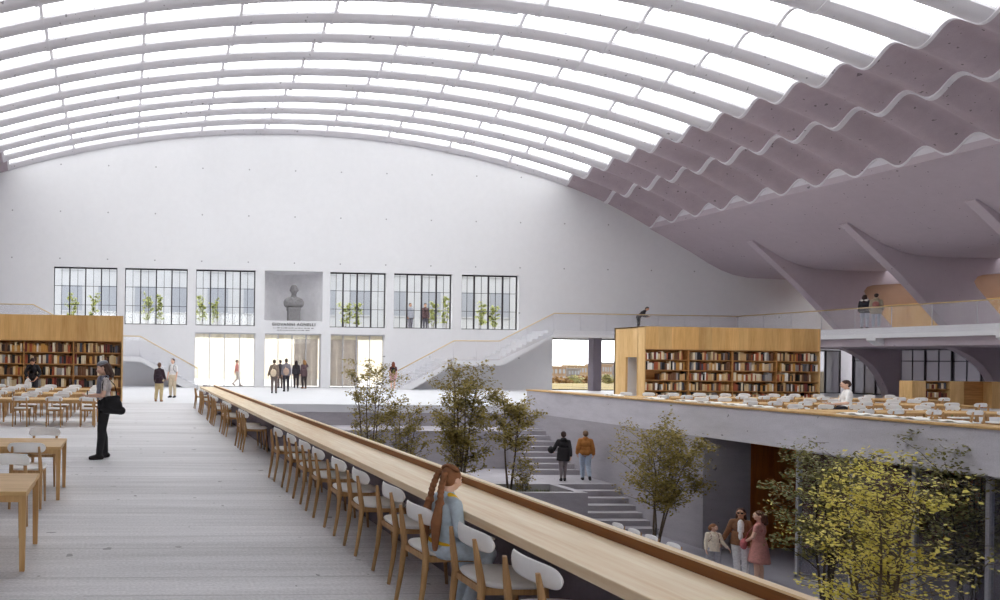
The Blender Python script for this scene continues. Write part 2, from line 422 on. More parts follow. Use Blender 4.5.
# ------------------------------------------------------------------ floors, pit and terraces
LZ = -3.3; LAND = -2.15; LEDGE = -.8
f = MB(); f.prism([(-18,YB),(2.6+.0172*(YB-4),YB),(2.6+.0172*22.5,26.5),(-18,26.5)], 'z', -.3, 0); struct(f.build('floor', M['floor'], fix=True), 'grey board-marked concrete floor')
f = MB(); f.box(-18, 47, 26.5, YW+.3, -.3, 0); struct(f.build('floor_far', M['farfloor']), 'pale floor in front of the entrances')
f = MB(); f.box(15.95, 47, YB, 26.5, -.25, 0); struct(f.build('floor_right', M['farfloor']))
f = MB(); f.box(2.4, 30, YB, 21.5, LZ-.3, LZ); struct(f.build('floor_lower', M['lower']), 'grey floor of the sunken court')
f = MB()
f.box(2.7, 15.7, 21.5, 24.6, LZ, LAND)
f.box(2.7, 13.8, 20.04, 20.25, LZ, LAND); f.box(13.52, 13.8, 20.25, 21.5, LZ, LAND); f.box(2.7, 3.0, 20.25, 21.5, LZ, LAND); f.box(3.0, 13.52, 20.25, 21.5, LZ, LAND-.3)
for i in range(6):
    z1 = LAND-(i+1)*.164; f.box(13.8, 15.7, 21.5-(i+1)*.3, 21.5-i*.3, LZ, z1)
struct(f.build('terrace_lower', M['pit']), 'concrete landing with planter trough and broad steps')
f = MB()
f.box(2.7, 13.9, 24.6, 27.0, LAND-.2, LEDGE); f.box(13.9, 15.7, 25.5, 27.0, LAND-.2, LEDGE)
for i in range(8): f.box(13.9, 15.7, 23.26+i*.28, 25.5, LAND-.1 if i == 0 else LAND+i*.164, LAND+(i+1)*.164)
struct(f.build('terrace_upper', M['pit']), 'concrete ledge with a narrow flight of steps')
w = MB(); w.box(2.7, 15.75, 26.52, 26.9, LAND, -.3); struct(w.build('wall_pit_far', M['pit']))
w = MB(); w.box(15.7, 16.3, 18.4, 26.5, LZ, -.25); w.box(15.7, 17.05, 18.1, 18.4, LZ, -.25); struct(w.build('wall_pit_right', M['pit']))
w = MB(); w.box(15.7, 15.95, YB, 26.5, -.251, .6); struct(w.build('parapet', M['raw']), 'grey concrete parapet along the sunken court')
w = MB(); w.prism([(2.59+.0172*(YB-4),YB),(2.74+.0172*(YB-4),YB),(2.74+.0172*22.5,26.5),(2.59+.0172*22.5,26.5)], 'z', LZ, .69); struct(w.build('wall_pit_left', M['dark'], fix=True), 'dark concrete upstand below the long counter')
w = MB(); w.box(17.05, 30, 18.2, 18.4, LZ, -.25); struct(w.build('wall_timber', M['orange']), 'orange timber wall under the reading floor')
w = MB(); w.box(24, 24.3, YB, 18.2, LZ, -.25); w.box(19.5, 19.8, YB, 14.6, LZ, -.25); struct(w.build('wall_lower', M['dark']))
# glazing of the lower level
w = MB(); gy0, gy1 = 0.0, 15.65
for y in [gy1-1.22*i for i in range(13)]: w.box(15.9, 16.0, y-.03, y+.03, LZ, -.25)
w.box(15.9, 16.0, gy0, gy1, LZ, LZ+.07); w.box(15.9,16.0,gy0,gy1,-.31,-.25)
w.box(15.9, 19.6, gy1-.03, gy1+.03, LZ, LZ+.07)
NWIN += 1; o = struct(w.build('window_%d' % NWIN, M['lightsteel']), 'glazed wall of the lower level with pale posts')
p = MB(); p.box(15.94, 15.955, gy0, gy1, LZ+.07, -.31); p.box(15.95, 19.6, gy1-.01, gy1+.005, LZ+.07, -.25); p.build('pane', M['low glass'], o)
gr = MB(); random.seed(5)
for i in range(5200):
    x = random.uniform(3.05, 13.45); y = random.uniform(20.3, 21.45); h = random.uniform(.05, .14); a = random.uniform(0, PI); dx, dy = .012*cos(a), .012*sin(a)
    b = Vector((x, y, LAND-.3)); gr.add([b+Vector((dx,dy,0)), b-Vector((dx,dy,0)), b+Vector((random.uniform(-.04,.04), random.uniform(-.04,.04), h+.06))], [(0,1,2)])
o = gr.build('grass', M['grass']); o['kind'] = 'stuff'; tag(o, 'short green grass in the concrete planter trough', 'grass')

# ------------------------------------------------------------------ buttresses, deck, gallery
FIN = [(35.35,8.72),(35.5,8.98),(36.6,8.25),(37.4,7.85),(38.2,7.55),(39.2,7.35),(44.6,7.4),(46.4,7.4),(46.4,6.62),(44.5,6.5),(42.7,6.38),(42.3,6.25),(42.12,6.0),(42.25,5.75),(44.26,3.6),
       (44.45,3.3),(44.45,0),(43.69,0),(43.62,.35),(43.38,.83),(43.1,1.3),(42.7,1.78),(42.1,2.22),(41.4,2.56),(40.4,2.84),(40.0,3.0),(40.0,3.4),(40.89,3.62),(39.9,4.62),(39.1,5.42),(38.2,6.28),(37.3,7.05),(36.3,7.92)]
for i, y in enumerate((37.8, 32.6, 27.4, 22.2, 17.0)):
    b = MB(); b.prism([(x, z) for x, z in FIN], 'y', y-.2, y+.2)
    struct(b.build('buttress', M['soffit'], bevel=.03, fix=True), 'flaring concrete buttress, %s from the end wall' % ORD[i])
f = MB(); f.box(36.9, 46.6, YB, YW, 3.12, 3.62); f.box(25.4, 36.9, 40.2, YW, 3.24, 3.62)
for y in (37.8, 32.6, 27.4): f.prism([(36.9,3.13),(36.9,3.0),(37.36,2.74),(37.36,3.13)], 'y', y-.22, y+.22)
struct(f.build('gallery_floor', M['wall']), 'pale concrete gallery slab along the side of the hall')
f = MB(); f.box(37.35, 46.6, YB, 40.0, 2.72, 3.12)
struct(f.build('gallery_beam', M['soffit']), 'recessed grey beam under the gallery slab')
# window wall below the gallery
NWIN += 1; w = MB()
ys = [40.8-1.3*i for i in range(20)]
for i, y in enumerate(ys):
    q = .045 if i % 2 == 0 else .025; w.box(45.0, 45.14, y-q, y+q, 0, 2.75); w.box(45.03, 45.1, y-.66, y-.64, 0, 2.75)
w.box(45.02, 45.1, ys[-1], ys[0], 2.02, 2.08); w.box(45, 45.14, ys[-1], ys[0], 0, .08); w.box(45, 45.14, ys[-1], ys[0], 2.66, 2.75)
o = struct(w.build('window_%d' % NWIN, M['steel']), 'dark framed window wall behind the buttresses')
p = MB(); p.box(45.06, 45.07, ys[-1], ys[0], 0, 2.7); p.build('pane', M['tint'], o)
w = MB(); w.box(45.0, 45.3, YB, ys[-1], 0, 3.2); struct(w.build('wall_right_lower', M['dark']))
window(38.0, 44.9, 0, 2.7, 7, 1, 41.42, M['steel'], M['tint'], 'dark framed window bay at the end of the hall under the gallery', False)
t = MB(); t.box(45.2, 46.3, 33.6, 41.7, 3.62, 5.3); t.box(45.15,46.35,33.55,41.75,5.3,5.37)
tag(t.build('timber_partition', M['panel'], bevel=.01), 'low timber partition standing on the gallery behind the buttresses', 'partition')

# ------------------------------------------------------------------ stairs along the end wall
def stair(sx, name, label):
    X = lambda x: x if sx > 0 else 2*AX-x
    pts = []; n = 11; x0, x1, zl = 16.0, 19.3, 1.87
    for i in range(n):
        pts += [(x0+(x1-x0)*i/n, zl*i/n), (x0+(x1-x0)*i/n, zl*(i+1)/n)]
    x2, x3, zt = 22.2, 25.45, 3.62
    pts.append((x2, zl))
    for i in range(10):
        pts += [(x2+(x3-x2)*i/10, zl+(zt-zl)*i/10), (x2+(x3-x2)*i/10, zl+(zt-zl)*(i+1)/10)]
    pts += [(x3, zt), (x3, 3.24), (22.34, 1.5), (19.24, 1.46), (16.85, 0)]
    m = MB(); m.prism([(X(x), z) for x, z in pts], 'y', 40.25, YW-.01)
    struct(m.build(name, M['wall'], fix=True), label)
    r = thing('stair_railing', 'glass %s railing with thin brass handrail beside %s' % ('stair and gallery' if sx > 0 else 'stair', 'the garden opening' if sx > 0 else 'the stair behind the shelf wall'), 'railing', (X(16.0), 40.2, 0))
    path = [(16.0, 1.12), (19.35, 2.92), (22.1, 2.94), (25.45, 4.64)] + ([(36.85, 4.64)] if sx > 0 else [(28.2, 4.64)])
    base = [(16.0, .05), (19.35, 1.75), (22.1, 1.8), (25.45, 3.4)] + ([(36.85, 3.4)] if sx > 0 else [(28.2, 3.4)])
    o = r.location
    h = MB(); h.tube([Vector((X(x), 40.2, z))-o for x, z in path], .03, 8); h.build('handrail', M['brass'], r)
    posts = []
    for (a, za), (b, zb), (_, ba), (_, bb) in zip(path, path[1:], base, base[1:]):
        g = MB(); g.prism([(X(a)-o.x, ba), (X(b)-o.x, bb), (X(b)-o.x, zb-.02), (X(a)-o.x, za-.02)], 'y', -.008, .008); g.build('glass_panel', M['rail glass'], r, fix=True)
        nn = max(1, round((b-a)/1.6))
        for i in range(nn):
            t = i/nn; x = a+(b-a)*t; q = MB(); q.tube([Vector((X(x), 40.22, ba+(bb-ba)*t))-o, Vector((X(x), 40.22, za+(zb-za)*t))-o], .011, 6); q.build('post', M['lightsteel'], r)
stair(1, 'stair_right', 'pale concrete stair with landing rising to the gallery')
stair(-1, 'stair_left', 'pale concrete stair with landing behind the book shelves')
f = MB(); f.box(-14, -5.25, 40.2, YW, 3.24, 3.62); struct(f.build('gallery_floor_left', M['wall']))
r = thing('gallery_railing', 'long glass railing with thin brass handrail along the gallery slab edge', 'railing', (36.9, 40.2, 3.62))
h = MB(); h.tube([(0,0,1.02),(0,-30,1.02)], .03, 8); h.build('handrail', M['brass'], r)
g = MB(); g.box(-.008,.008,-30,0,-.3,1.0); g.build('glass_panel', M['rail glass'], r)
for i in range(18):
    q = MB(); q.tube([(.03,-1.7*i,0),(.03,-1.7*i,1.0)], .014, 6); q.build('post', M['lightsteel'], r)

# ------------------------------------------------------------------ long counter, parapet counter
r = thing('reading_counter', 'long pale oak counter running from the foreground to the entrances', 'counter', (2.525, 9, .69), -math.atan(.0172))
t = MB(); t.box(-.24, .24, -9.5, 14.6, 0, .06); t.build('worktop', M['top'], r, bevel=.006)
t = MB(); t.box(.24, .285, -9.5, 14.6, -.05, .112); t.build('rim', M['rim_shade'], r)
t = MB(); t.box(.238, .29, -9.5, 14.6, .112, .124); t.build('rim_cap', M['top'], r)
r = thing('parapet_counter', 'narrow oak counter on top of the concrete parapet', 'counter', (15.9, 10, .6))
t = MB(); t.box(-.24, .4, -15.9, 16.5, 0, .05); t.build('worktop', M['oakx'], r, bevel=.006)
for px, py, nm in ((648.5,396,'below the doorway of the timber volume'),(670,399,'before the first shelf bay'),(722.6,401.7,'before the second shelf bay'),(743.5,403.6,'beside the second bay divider'),(766,405.5,'before the third shelf bay'),(792,407.5,'before the last shelf bay'),(891.7,415,'behind the seated man in white'),(917,417,'before the dark window wall'),(956,419.5,'below the low cabinet'),(993,422.5,'nearest the edge of the view')):
    p = ground(px, py, .66); k = thing('open_book', 'open white book on the parapet counter, %s' % nm, 'book', (15.93, p.y, .652), -PI/2+random.uniform(-.1,.1), 'open books on the parapet counter')
    for sx in (-1, 1):
        b = MB(); P = [[Vector((sx*(.26*u), -.16+.32*v, .018+.03*sin(PI*min(1, u*1.15)))) for v in (0, 1)] for u in (0,.15,.35,.6,.85,1)]
        b.sheet(P if sx < 0 else P[::-1], .006); b.box(min(0,sx*.265),max(0,sx*.265),-.165,.165,0,.012); b.build('page_block', M['paper'], k, fix=True)

# ------------------------------------------------------------------ chairs and tables
def chair_parts(root):
    N = 28
    def ring(a, b, z): return [Vector((a*math.copysign(abs(cos(t))**.62, cos(t)), b*math.copysign(abs(sin(t))**.62, sin(t)), z)) for t in [2*PI*i/N for i in range(N)]]
    s = MB(); s.loft([ring(.185,.18,.424), ring(.208,.203,.43), ring(.215,.21,.442), ring(.208,.203,.454), ring(.17,.165,.452)]); s.build('seat', M['white'], root)
    b = MB(); rings = []; K = 28
    for i in range(K+1):
        u = sin(PI/2*(-1+2*i/K)); x = .212*u; hh = .053*(1-abs(u)**9)**.5+.004; y = -.222+.062*u*u; zc = .675+.012*(1-u*u)
        nx = -2*.062*u/.212; nn = Vector((nx, 1, 0)).normalized()*.011
        rings.append([Vector((x, y, zc+hh*cos(t)*(1 if abs(cos(t)) > .5 else 1)))+nn*sin(t)*(1) for t in [2*PI*q/10 for q in range(10)]])
    b.loft(rings); b.build('backrest', M['white'], root)
    for sx in (-1, 1):
        l = MB(); l.tube([(sx*.172,-.262,0),(sx*.168,-.225,.22),(sx*.165,-.205,.43),(sx*.158,-.225,.56),(sx*.148,-.245,.70)], [.014,.019,.024,.021,.012], 8); l.build('leg', M['chairw'], root)
        l = MB(); l.tube([(sx*.172,.195,0),(sx*.165,.165,.425)], [.012,.02], 8); l.build('leg', M['chairw'], root)
    a = MB(); a.box(-.15,.15,.15,.175,.385,.425)
    for sx in (-1, 1): a.box(sx*.16-.011, sx*.16+.011, -.2, .17, .385, .425)
    a.box(-.15,.15,-.21,-.19,.385,.425); a.build('apron', M['chairw'], root)
CH = None; CHK = None
def chair(x, y, rz, label, group, z=0):
    global CH, CHK
    if CH is None:
        CH = thing('oak_chair', label, 'chair', (x, y, z), rz, group); chair_parts(CH); CHK = kids(CH); return CH
    o = copy_tree(CH, CHK, (x, y, z), rz, label); o['group'] = group; return o
cy = [3.42, 4.05, 4.70, 5.44, 6.19, 6.89, 7.66, 8.36, 9.09, 9.87, 12.9, 13.5, 15.4, 16.0, 17.75, 18.35, 19.3, 21.2, 21.8, 23.6]
for i, y in enumerate(cy):
    lab = 'white-seated oak chair at the long counter, %s' % ('nearest the viewer' if i == 0 else 'under the seated girl' if i == 2 else 'the last before the entrances' if i == len(cy)-1 else '%s from the near end' % ORD[i])
    chair(2.285+.0185*(y-4.9)-(.07 if i == 2 else 0)+random.uniform(-.012,.012), y, -PI/2+random.uniform(-.05,.05), lab, 'chairs along the long counter')

TB = None; TBK = None
def table(x, y, label, group, w=2.4, d=.88):
    global TB, TBK
    if TB is None:
        TB = thing('reading_table', label, 'table', (x, y, 0), 0, group)
        t = MB(); t.box(-w/2, w/2, -d/2, d/2, .605, .64); t.build('tabletop', M['oakx'], TB, bevel=.004)
        for sx in (-1, 1):
            for sy in (-1, 1):
                l = MB(); cx, cyy = sx*(w/2-.03), sy*(d/2-.03)
                l.loft([[Vector((cx+a*q, cyy+b*q, z)) for a, b in ((-1,-1),(1,-1),(1,1),(-1,1))] for z, q in ((0,.02),(.605,.028))], sm=False); l.build('leg', M['oak'], TB)
        a = MB()
        for sy in (-1, 1): a.box(-w/2+.06, w/2-.06, sy*(d/2-.04)-.012, sy*(d/2-.04)+.012, .55, .605)
        for sx in (-1, 1): a.box(sx*(w/2-.04)-.012, sx*(w/2-.04)+.012, -d/2+.06, d/2-.06, .55, .605)
        a.build('apron', M['oak'], TB); TBK = kids(TB); return TB
    o = copy_tree(TB, TBK, (x, y, 0), 0, label); o['group'] = group; return o
GL = 'reading tables beside the aisle'; GC = 'chairs at the reading tables beside the aisle'
table(-1.97, 6.06, 'oak reading table nearest the viewer, at the picture corner', GL)
chair(-1.14, 6.86, PI, 'white-backed oak chair behind the nearest reading table', GC)
table(-1.95, 8.84, 'oak reading table second from the viewer, beside the aisle', GL)
chair(-1.1, 8.18, 0, 'white-backed oak chair on the near side of the second reading table', GC)
chair(-1.08, 9.48, PI, 'white-backed oak chair on the far side of the second reading table', GC)
rows = [(17.94, 'front'), (20.7, 'second'), (23.4, 'hindmost')]
for y, nm in rows:
    for xi, x in enumerate((-1.95, -4.55)):
        at = 'aisle' if xi == 0 else 'outer'
        table(x, y, 'oak reading table at the %s end of the %s row before the bookcase' % (at, nm), GL)
        for i in range(3):
            cx = x+1.05-.8*i
            if xi and i > (0 if y < 19 else 1): continue
            for sd in (-1, 1):
                chair(cx+random.uniform(-.04,.04), y+sd*(.6+random.uniform(-.03,.08)), 0 if sd < 0 else PI, 'white-backed chair, %s from the aisle, %s side of %s table of the %s row' % (ORD[i+3*xi], 'near' if sd < 0 else 'far', at, nm), GC)
GL = 'reading tables beyond the parapet'; GC = 'chairs at the reading tables beyond the parapet'
for y, nm, cnt in ((21.9, 'hindmost', 4), (18.9, 'middle', 3), (15.9, 'front', 2)):
    for ti in range(cnt):
        x = 17.75+2.62*ti; tn = ('parapet', 'second', 'third', 'fourth')[ti]
        table(x, y, 'oak reading table beyond the parapet, %s of the %s row' % ('closest to it' if ti == 0 else tn+' out', nm), GL)
        for i in range(3):
            for sd in (-1, 1):
                chair(x-.8+.8*i+random.uniform(-.05,.05), y+sd*(.6+random.uniform(-.02,.1)), (0 if sd < 0 else PI)+random.uniform(-.08,.08), 'white-backed chair, %s from parapet, %s side of the %s row beyond it' % (ORD[i+3*ti], 'near' if sd < 0 else 'far', nm), GC)
for i, (px, py) in enumerate(((612,523.5),(628,529.5),(645,535.5),(667,543.5))):
    p = ground(px, py, LZ+.74); chair(p.x, p.y, PI*.5, 'white-backed chair down in the court, %s from the broad steps' % ORD[i], 'chairs in the sunken court', LZ)

# ------------------------------------------------------------------ bookcases and books
BCOL = [('tan',(196,160,112)),('cream',(226,210,180)),('brown',(112,74,48)),('dark red',(112,44,36)),('black',(34,28,28)),('grey',(150,144,140)),('ochre',(190,138,66)),('white',(236,230,220)),('rust',(164,82,48)),('dark brown',(66,44,34)),('slate',(78,78,88)),('sand',(208,184,142))]
BM = [plain('book cloth '+n, c, .7, var=.1) for n, c in BCOL]; BW = [8,7,8,6,6,5,6,5,6,7,3,6]
def book_mb(th, h, dp, mb, T, m):
    r = .006
    out = [(-th/2, -dp), (-th/2+r, -dp-.008), (th/2-r, -dp-.008), (th/2, -dp), (th/2, 0), (th/2-r, 0), (th/2-r, -dp+r), (-th/2+r, -dp+r), (-th/2+r, 0), (-th/2, 0)]
    a = MB(); a.prism(out, 'z', 0, h, m); a.box(-th/2+r, th/2-r, -dp+r, -.01, .006, h-.006, len(BM))
    a.xf(T); mb.join(a)
BMESH = {}
def fill(x0, x1, y, z, clear, rng, emit, gap=None):
    x = x0+.01; n = 0
    while True:
        th = rng.uniform(.055, .115); 
        if x+th > x1-.01: break
        if gap and gap[0] < x-x0 < gap[1]: x += .1; continue
        if rng.random() < .035: x += rng.uniform(.05, .16); continue
        h = clear*rng.uniform(.62, .93); m = rng.choices(range(len(BM)), BW)[0]; n += 1
        emit(x+th/2, y+rng.uniform(0, .03), z, th, h, m, n); x += th+.003
def bookcase(root, x0, x1, nb, zf, ztop, zbot, nsh, dep, panelmat):
    "front at local y=0, pushed back to y=dep"
    c = MB(); c.box(x0, x0+.06, 0, dep, 0, ztop); c.box(x1-.06, x1, 0, dep, 0, ztop); c.box(x0, x1, dep-.03, dep, 0, ztop); c.box(x0, x1, 0, dep, ztop-.04, ztop); c.box(x0+.06, x1-.06, .02, dep-.03, 0, zbot)
    c.build('carcass', M['pside'], root, bevel=.004)
    c = MB(); c.box(x0+.061, x1-.061, -.012, .02, zf, ztop-.005); c.build('fascia', panelmat, root)
    bw = (x1-x0)/nb; hs = (zf-zbot)/nsh
    for i in range(1, nb):
        d = MB(); d.box(x0+bw*i-.025, x0+bw*i+.025, 0, dep-.03, zbot, zf); d.build('divider', M['shelfw'], root)
    for j in range(nsh+1):
        d = MB(); d.box(x0+.06, x1-.06, .006, dep-.031, zbot+hs*j-.035, zbot+hs*j); d.build('shelf', M['shelfw'], root)
    b = MB(); b.box(x0+.061, x1-.061, dep-.05, dep-.031, zbot, zf); b.build('back_panel', M['shelfw'], root)
    return bw, hs
rb = thing('bookcase', 'tall oak bookcase with plain timber fascia beside the stair', 'bookcase', (0, 27.0, 0))
bw, hs = bookcase(rb, -7.64, -.08, 4, 2.32, 3.3, .1, 5, .42, M['panel'])
rng = random.Random(3); SH = ['top','second','third','fourth','bottom']; BAY = {3: 'bay nearest stair', 2: 'middle bay', 1: 'bay behind stooping person'}
cnt = 0
for j in range(5):
    for i in (1, 2, 3):
        def emit(x, y, z, th, h, m, n, i=i, j=j):
            global cnt
            if i == 1 and x < -5.2 or cnt >= 300: return
            tq = round(th*50)/50; hq = round(h*25)/25; key = (tq, hq, m)
            if key not in BMESH:
                q = MB(); book_mb(tq-.004, hq, .2, q, Matrix.Identity(4), m); q.m = [0 if k == m else 1 for k in q.m]
                BMESH[key] = q.mesh('book', [BM[m], M['paper']])
            o = D.objects.new('book', BMESH[key]); COL.objects.link(o); o.location = (x, y, z); cnt += 1
            tag(o, '%s book, %s from left, %s, %s, tall bookcase' % (BCOL[m][0], ORD[min(n-1, 25)], SH[j]+' shelf'+(' down' if 0 < j < 4 else ''), BAY[i]), 'book', 'books in the tall bookcase by the stair')
        x0 = -7.64+bw*i+(.03 if i else .07); x1 = -7.64+bw*(i+1)-(.03 if i < 3 else .07)
        fill(x0, x1, 27.0+.24, .1+hs*(4-j)+.001, hs-.045, rng, emit)
r2 = thing('book_volume', 'long timber book volume with doorway in its side beyond the parapet', 'bookcase', (22.8, 29.5, 0))
bw2, hs2 = bookcase(r2, 0.0, 8.2, 4, 2.36, 3.36, .1, 5, .42, M['panel'])
s = MB(); s.box(-.002,.1,.421,.45,0,3.36); s.box(-.002,.1,1.15,1.9,0,3.36); s.box(-.002,.1,.45,1.15,2.0,3.36); s.box(-.002,8.2,1.82,1.9,0,3.36); s.box(8.1,8.2,.421,1.82,0,3.36); s.box(-.002,8.2,.421,1.9,3.3,3.36)
s.build('side_panel', M['pside'], r2)
s = MB(); s.box(.1,.9,1.14,1.16,0,2.0); s.box(.9,.93,.45,1.15,0,2.0); s.build('doorway_lining', M['wall'], r2)
bs = MB(); rng = random.Random(8)
for j in range(5):
    for i in range(4):
        def emit(x, y, z, th, h, m, n): book_mb(th, h, .2, bs, Matrix.Translation((x, y, z)), m)
        fill(22.8+bw2*i+.07, 22.8+bw2*(i+1)-.04, 29.74, .1+hs2*(4-j)+.001, hs2-.045, rng, emit, gap=(0,.55) if (i, j) == (0, 2) else (1.6, 2) if (i, j) == (3, 2) else None)
o = bs.build('books', BM+[M['paper']]); o['kind'] = 'stuff'; tag(o, 'shelved books of many colours in the timber volume beyond the parapet', 'books')
r3 = thing('low_cabinet', 'low oak cabinet with open shelves beyond the reading tables', 'cabinet', (33.0, 27.5, 0))
for a, b in ((0,.62),(1.7,2.33),(3.6,4.3)): c = MB(); c.box(a, b, 0, .5, 0, 1.13); c.build('panel', M['pside'], r3, bevel=.005)
c = MB(); c.box(.62,1.7,.45,.5,0,1.13); c.box(2.33,3.6,.3,.5,0,1.13); c.build('back_panel', M['shelfw'], r3)
c = MB()
for z in (.08, .42, .78, 1.1): c.box(.62, 1.7, .02, .45, z, z+.03)
c.box(2.33,3.6,.02,.5,1.1,1.13); c.build('shelf', M['shelfw'], r3)
rng = random.Random(21); cc = [0]
for j, z in enumerate((.811, .451)):
    def emit(x, y, z, th, h, m, n, j=j):
        q = MB(); book_mb(th, h, .2, q, Matrix.Identity(4), m); q.m = [0 if k == m else 1 for k in q.m]
        o = q.build('book', [BM[m], M['paper']]); o.location = (x, y, z)
        tag(o, '%s book, %s from the left on the %s shelf of the low cabinet' % (BCOL[m][0], ORD[n-1], 'upper' if j == 0 else 'lower'), 'book', 'books in the low cabinet')
    fill(33.64, 34.68, 27.75, z, .28, rng, emit)

# ------------------------------------------------------------------ organic bodies: closed shapes fused into one skin
def fuse(mb, voxel, smooth=4, deci=None):
    me = mb.mesh('tmp', []); o = D.objects.new('tmp', me); COL.objects.link(o)
    m = o.modifiers.new('r', 'REMESH'); m.mode = 'VOXEL'; m.voxel_size = voxel; m.use_smooth_shade = True
    if smooth: s = o.modifiers.new('s', 'SMOOTH'); s.iterations = smooth; s.factor = .5
    bpy.context.view_layer.update()
    dg = bpy.context.evaluated_depsgraph_get(); r = D.meshes.new_from_object(o.evaluated_get(dg))
    D.objects.remove(o); D.meshes.remove(me)
    q = MB(); q.v = [tuple(v.co) for v in r.vertices]; q.f = [tuple(p.vertices) for p in r.polygons]; q.m = [0]*len(q.f); q.s = [True]*len(q.f)
    D.meshes.remove(r); return q
def put(mb, name, mats, parent): return mb.build(name, mats, parent)

# bust in the niche
b = MB()
T = .0
b.ell((0,0,1.95), (.245,.27,.31)); b.ell((0,-.06,1.80), (.19,.21,.19)); b.ell((0,-.27,1.90), (.045,.07,.085)); b.ell((.245,0,1.9), (.035,.06,.08)); b.ell((-.245,0,1.9), (.035,.06,.08)); b.ell((0,-.17,1.76), (.075,.05,.03))
b.ell((0,-.17,1.98), (.14,.05,.035)); b.cap((0,.02,1.35), (0,0,1.75), .2, .14)
b.ell((0,.02,1.18), (.62,.27,.34)); b.ell((-.42,.02,1.12), (.22,.22,.3)); b.ell((.42,.02,1.12), (.22,.22,.3)); b.ell((0,-.1,1.05), (.42,.22,.28)); b.cap((-.2,-.16,1.4),(0,-.26,1.1),.06,.05); b.cap((.2,-.16,1.4),(0,-.26,1.1),.06,.05)
bb = fuse(b, .03, 3)
r = thing('bust', 'grey stone bust of a bald man on a block in the wall niche', 'sculpture', (10.32, YW+.5, 4.05))
put(bb, 'figure', M['stone'], r)
p = MB(); p.box(-.40,.40,-.3,.3,.66,.84); p.box(-.36,.36,-.28,.28,0,.66); p.build('pedestal', M['stone'], r, bevel=.02)
def lettering(txt, size, loc, label):
    cu = D.curves.new('t', 'FONT'); cu.body = txt; cu.size = size; cu.extrude = .015; cu.align_x = 'CENTER'; cu.space_character = 1.22
    o = D.objects.new('t', cu); COL.objects.link(o); bpy.context.view_layer.update()
    me = D.meshes.new_from_object(o.evaluated_get(bpy.context.evaluated_depsgraph_get())); D.objects.remove(o)
    n = D.objects.new('lettering', me); COL.objects.link(n); n.location = loc; n.rotation_euler = (PI/2, 0, 0); me.materials.clear(); me.materials.append(M['letter'])
    return tag(n, label, 'lettering')
lettering('GIOVANNI AGNELLI', .25, (10.2, YW-.016, 3.74), 'dark capital letters on the wall under the stone bust')
l = MB(); random.seed(4)
for z, x0, x1 in ((3.58, 8.95, 11.3), (3.44, 9.2, 11.1)):
    x = x0
    while x < x1:
        wv = random.uniform(.04, .16); l.box(x, x+wv, YW-.012, YW+.01, z, z+random.uniform(.03,.06)); x += wv+random.uniform(.03,.1)
tag(l.build('inscription', M['stone']), 'two faint small lines of worn inscription below the lettering', 'inscription')

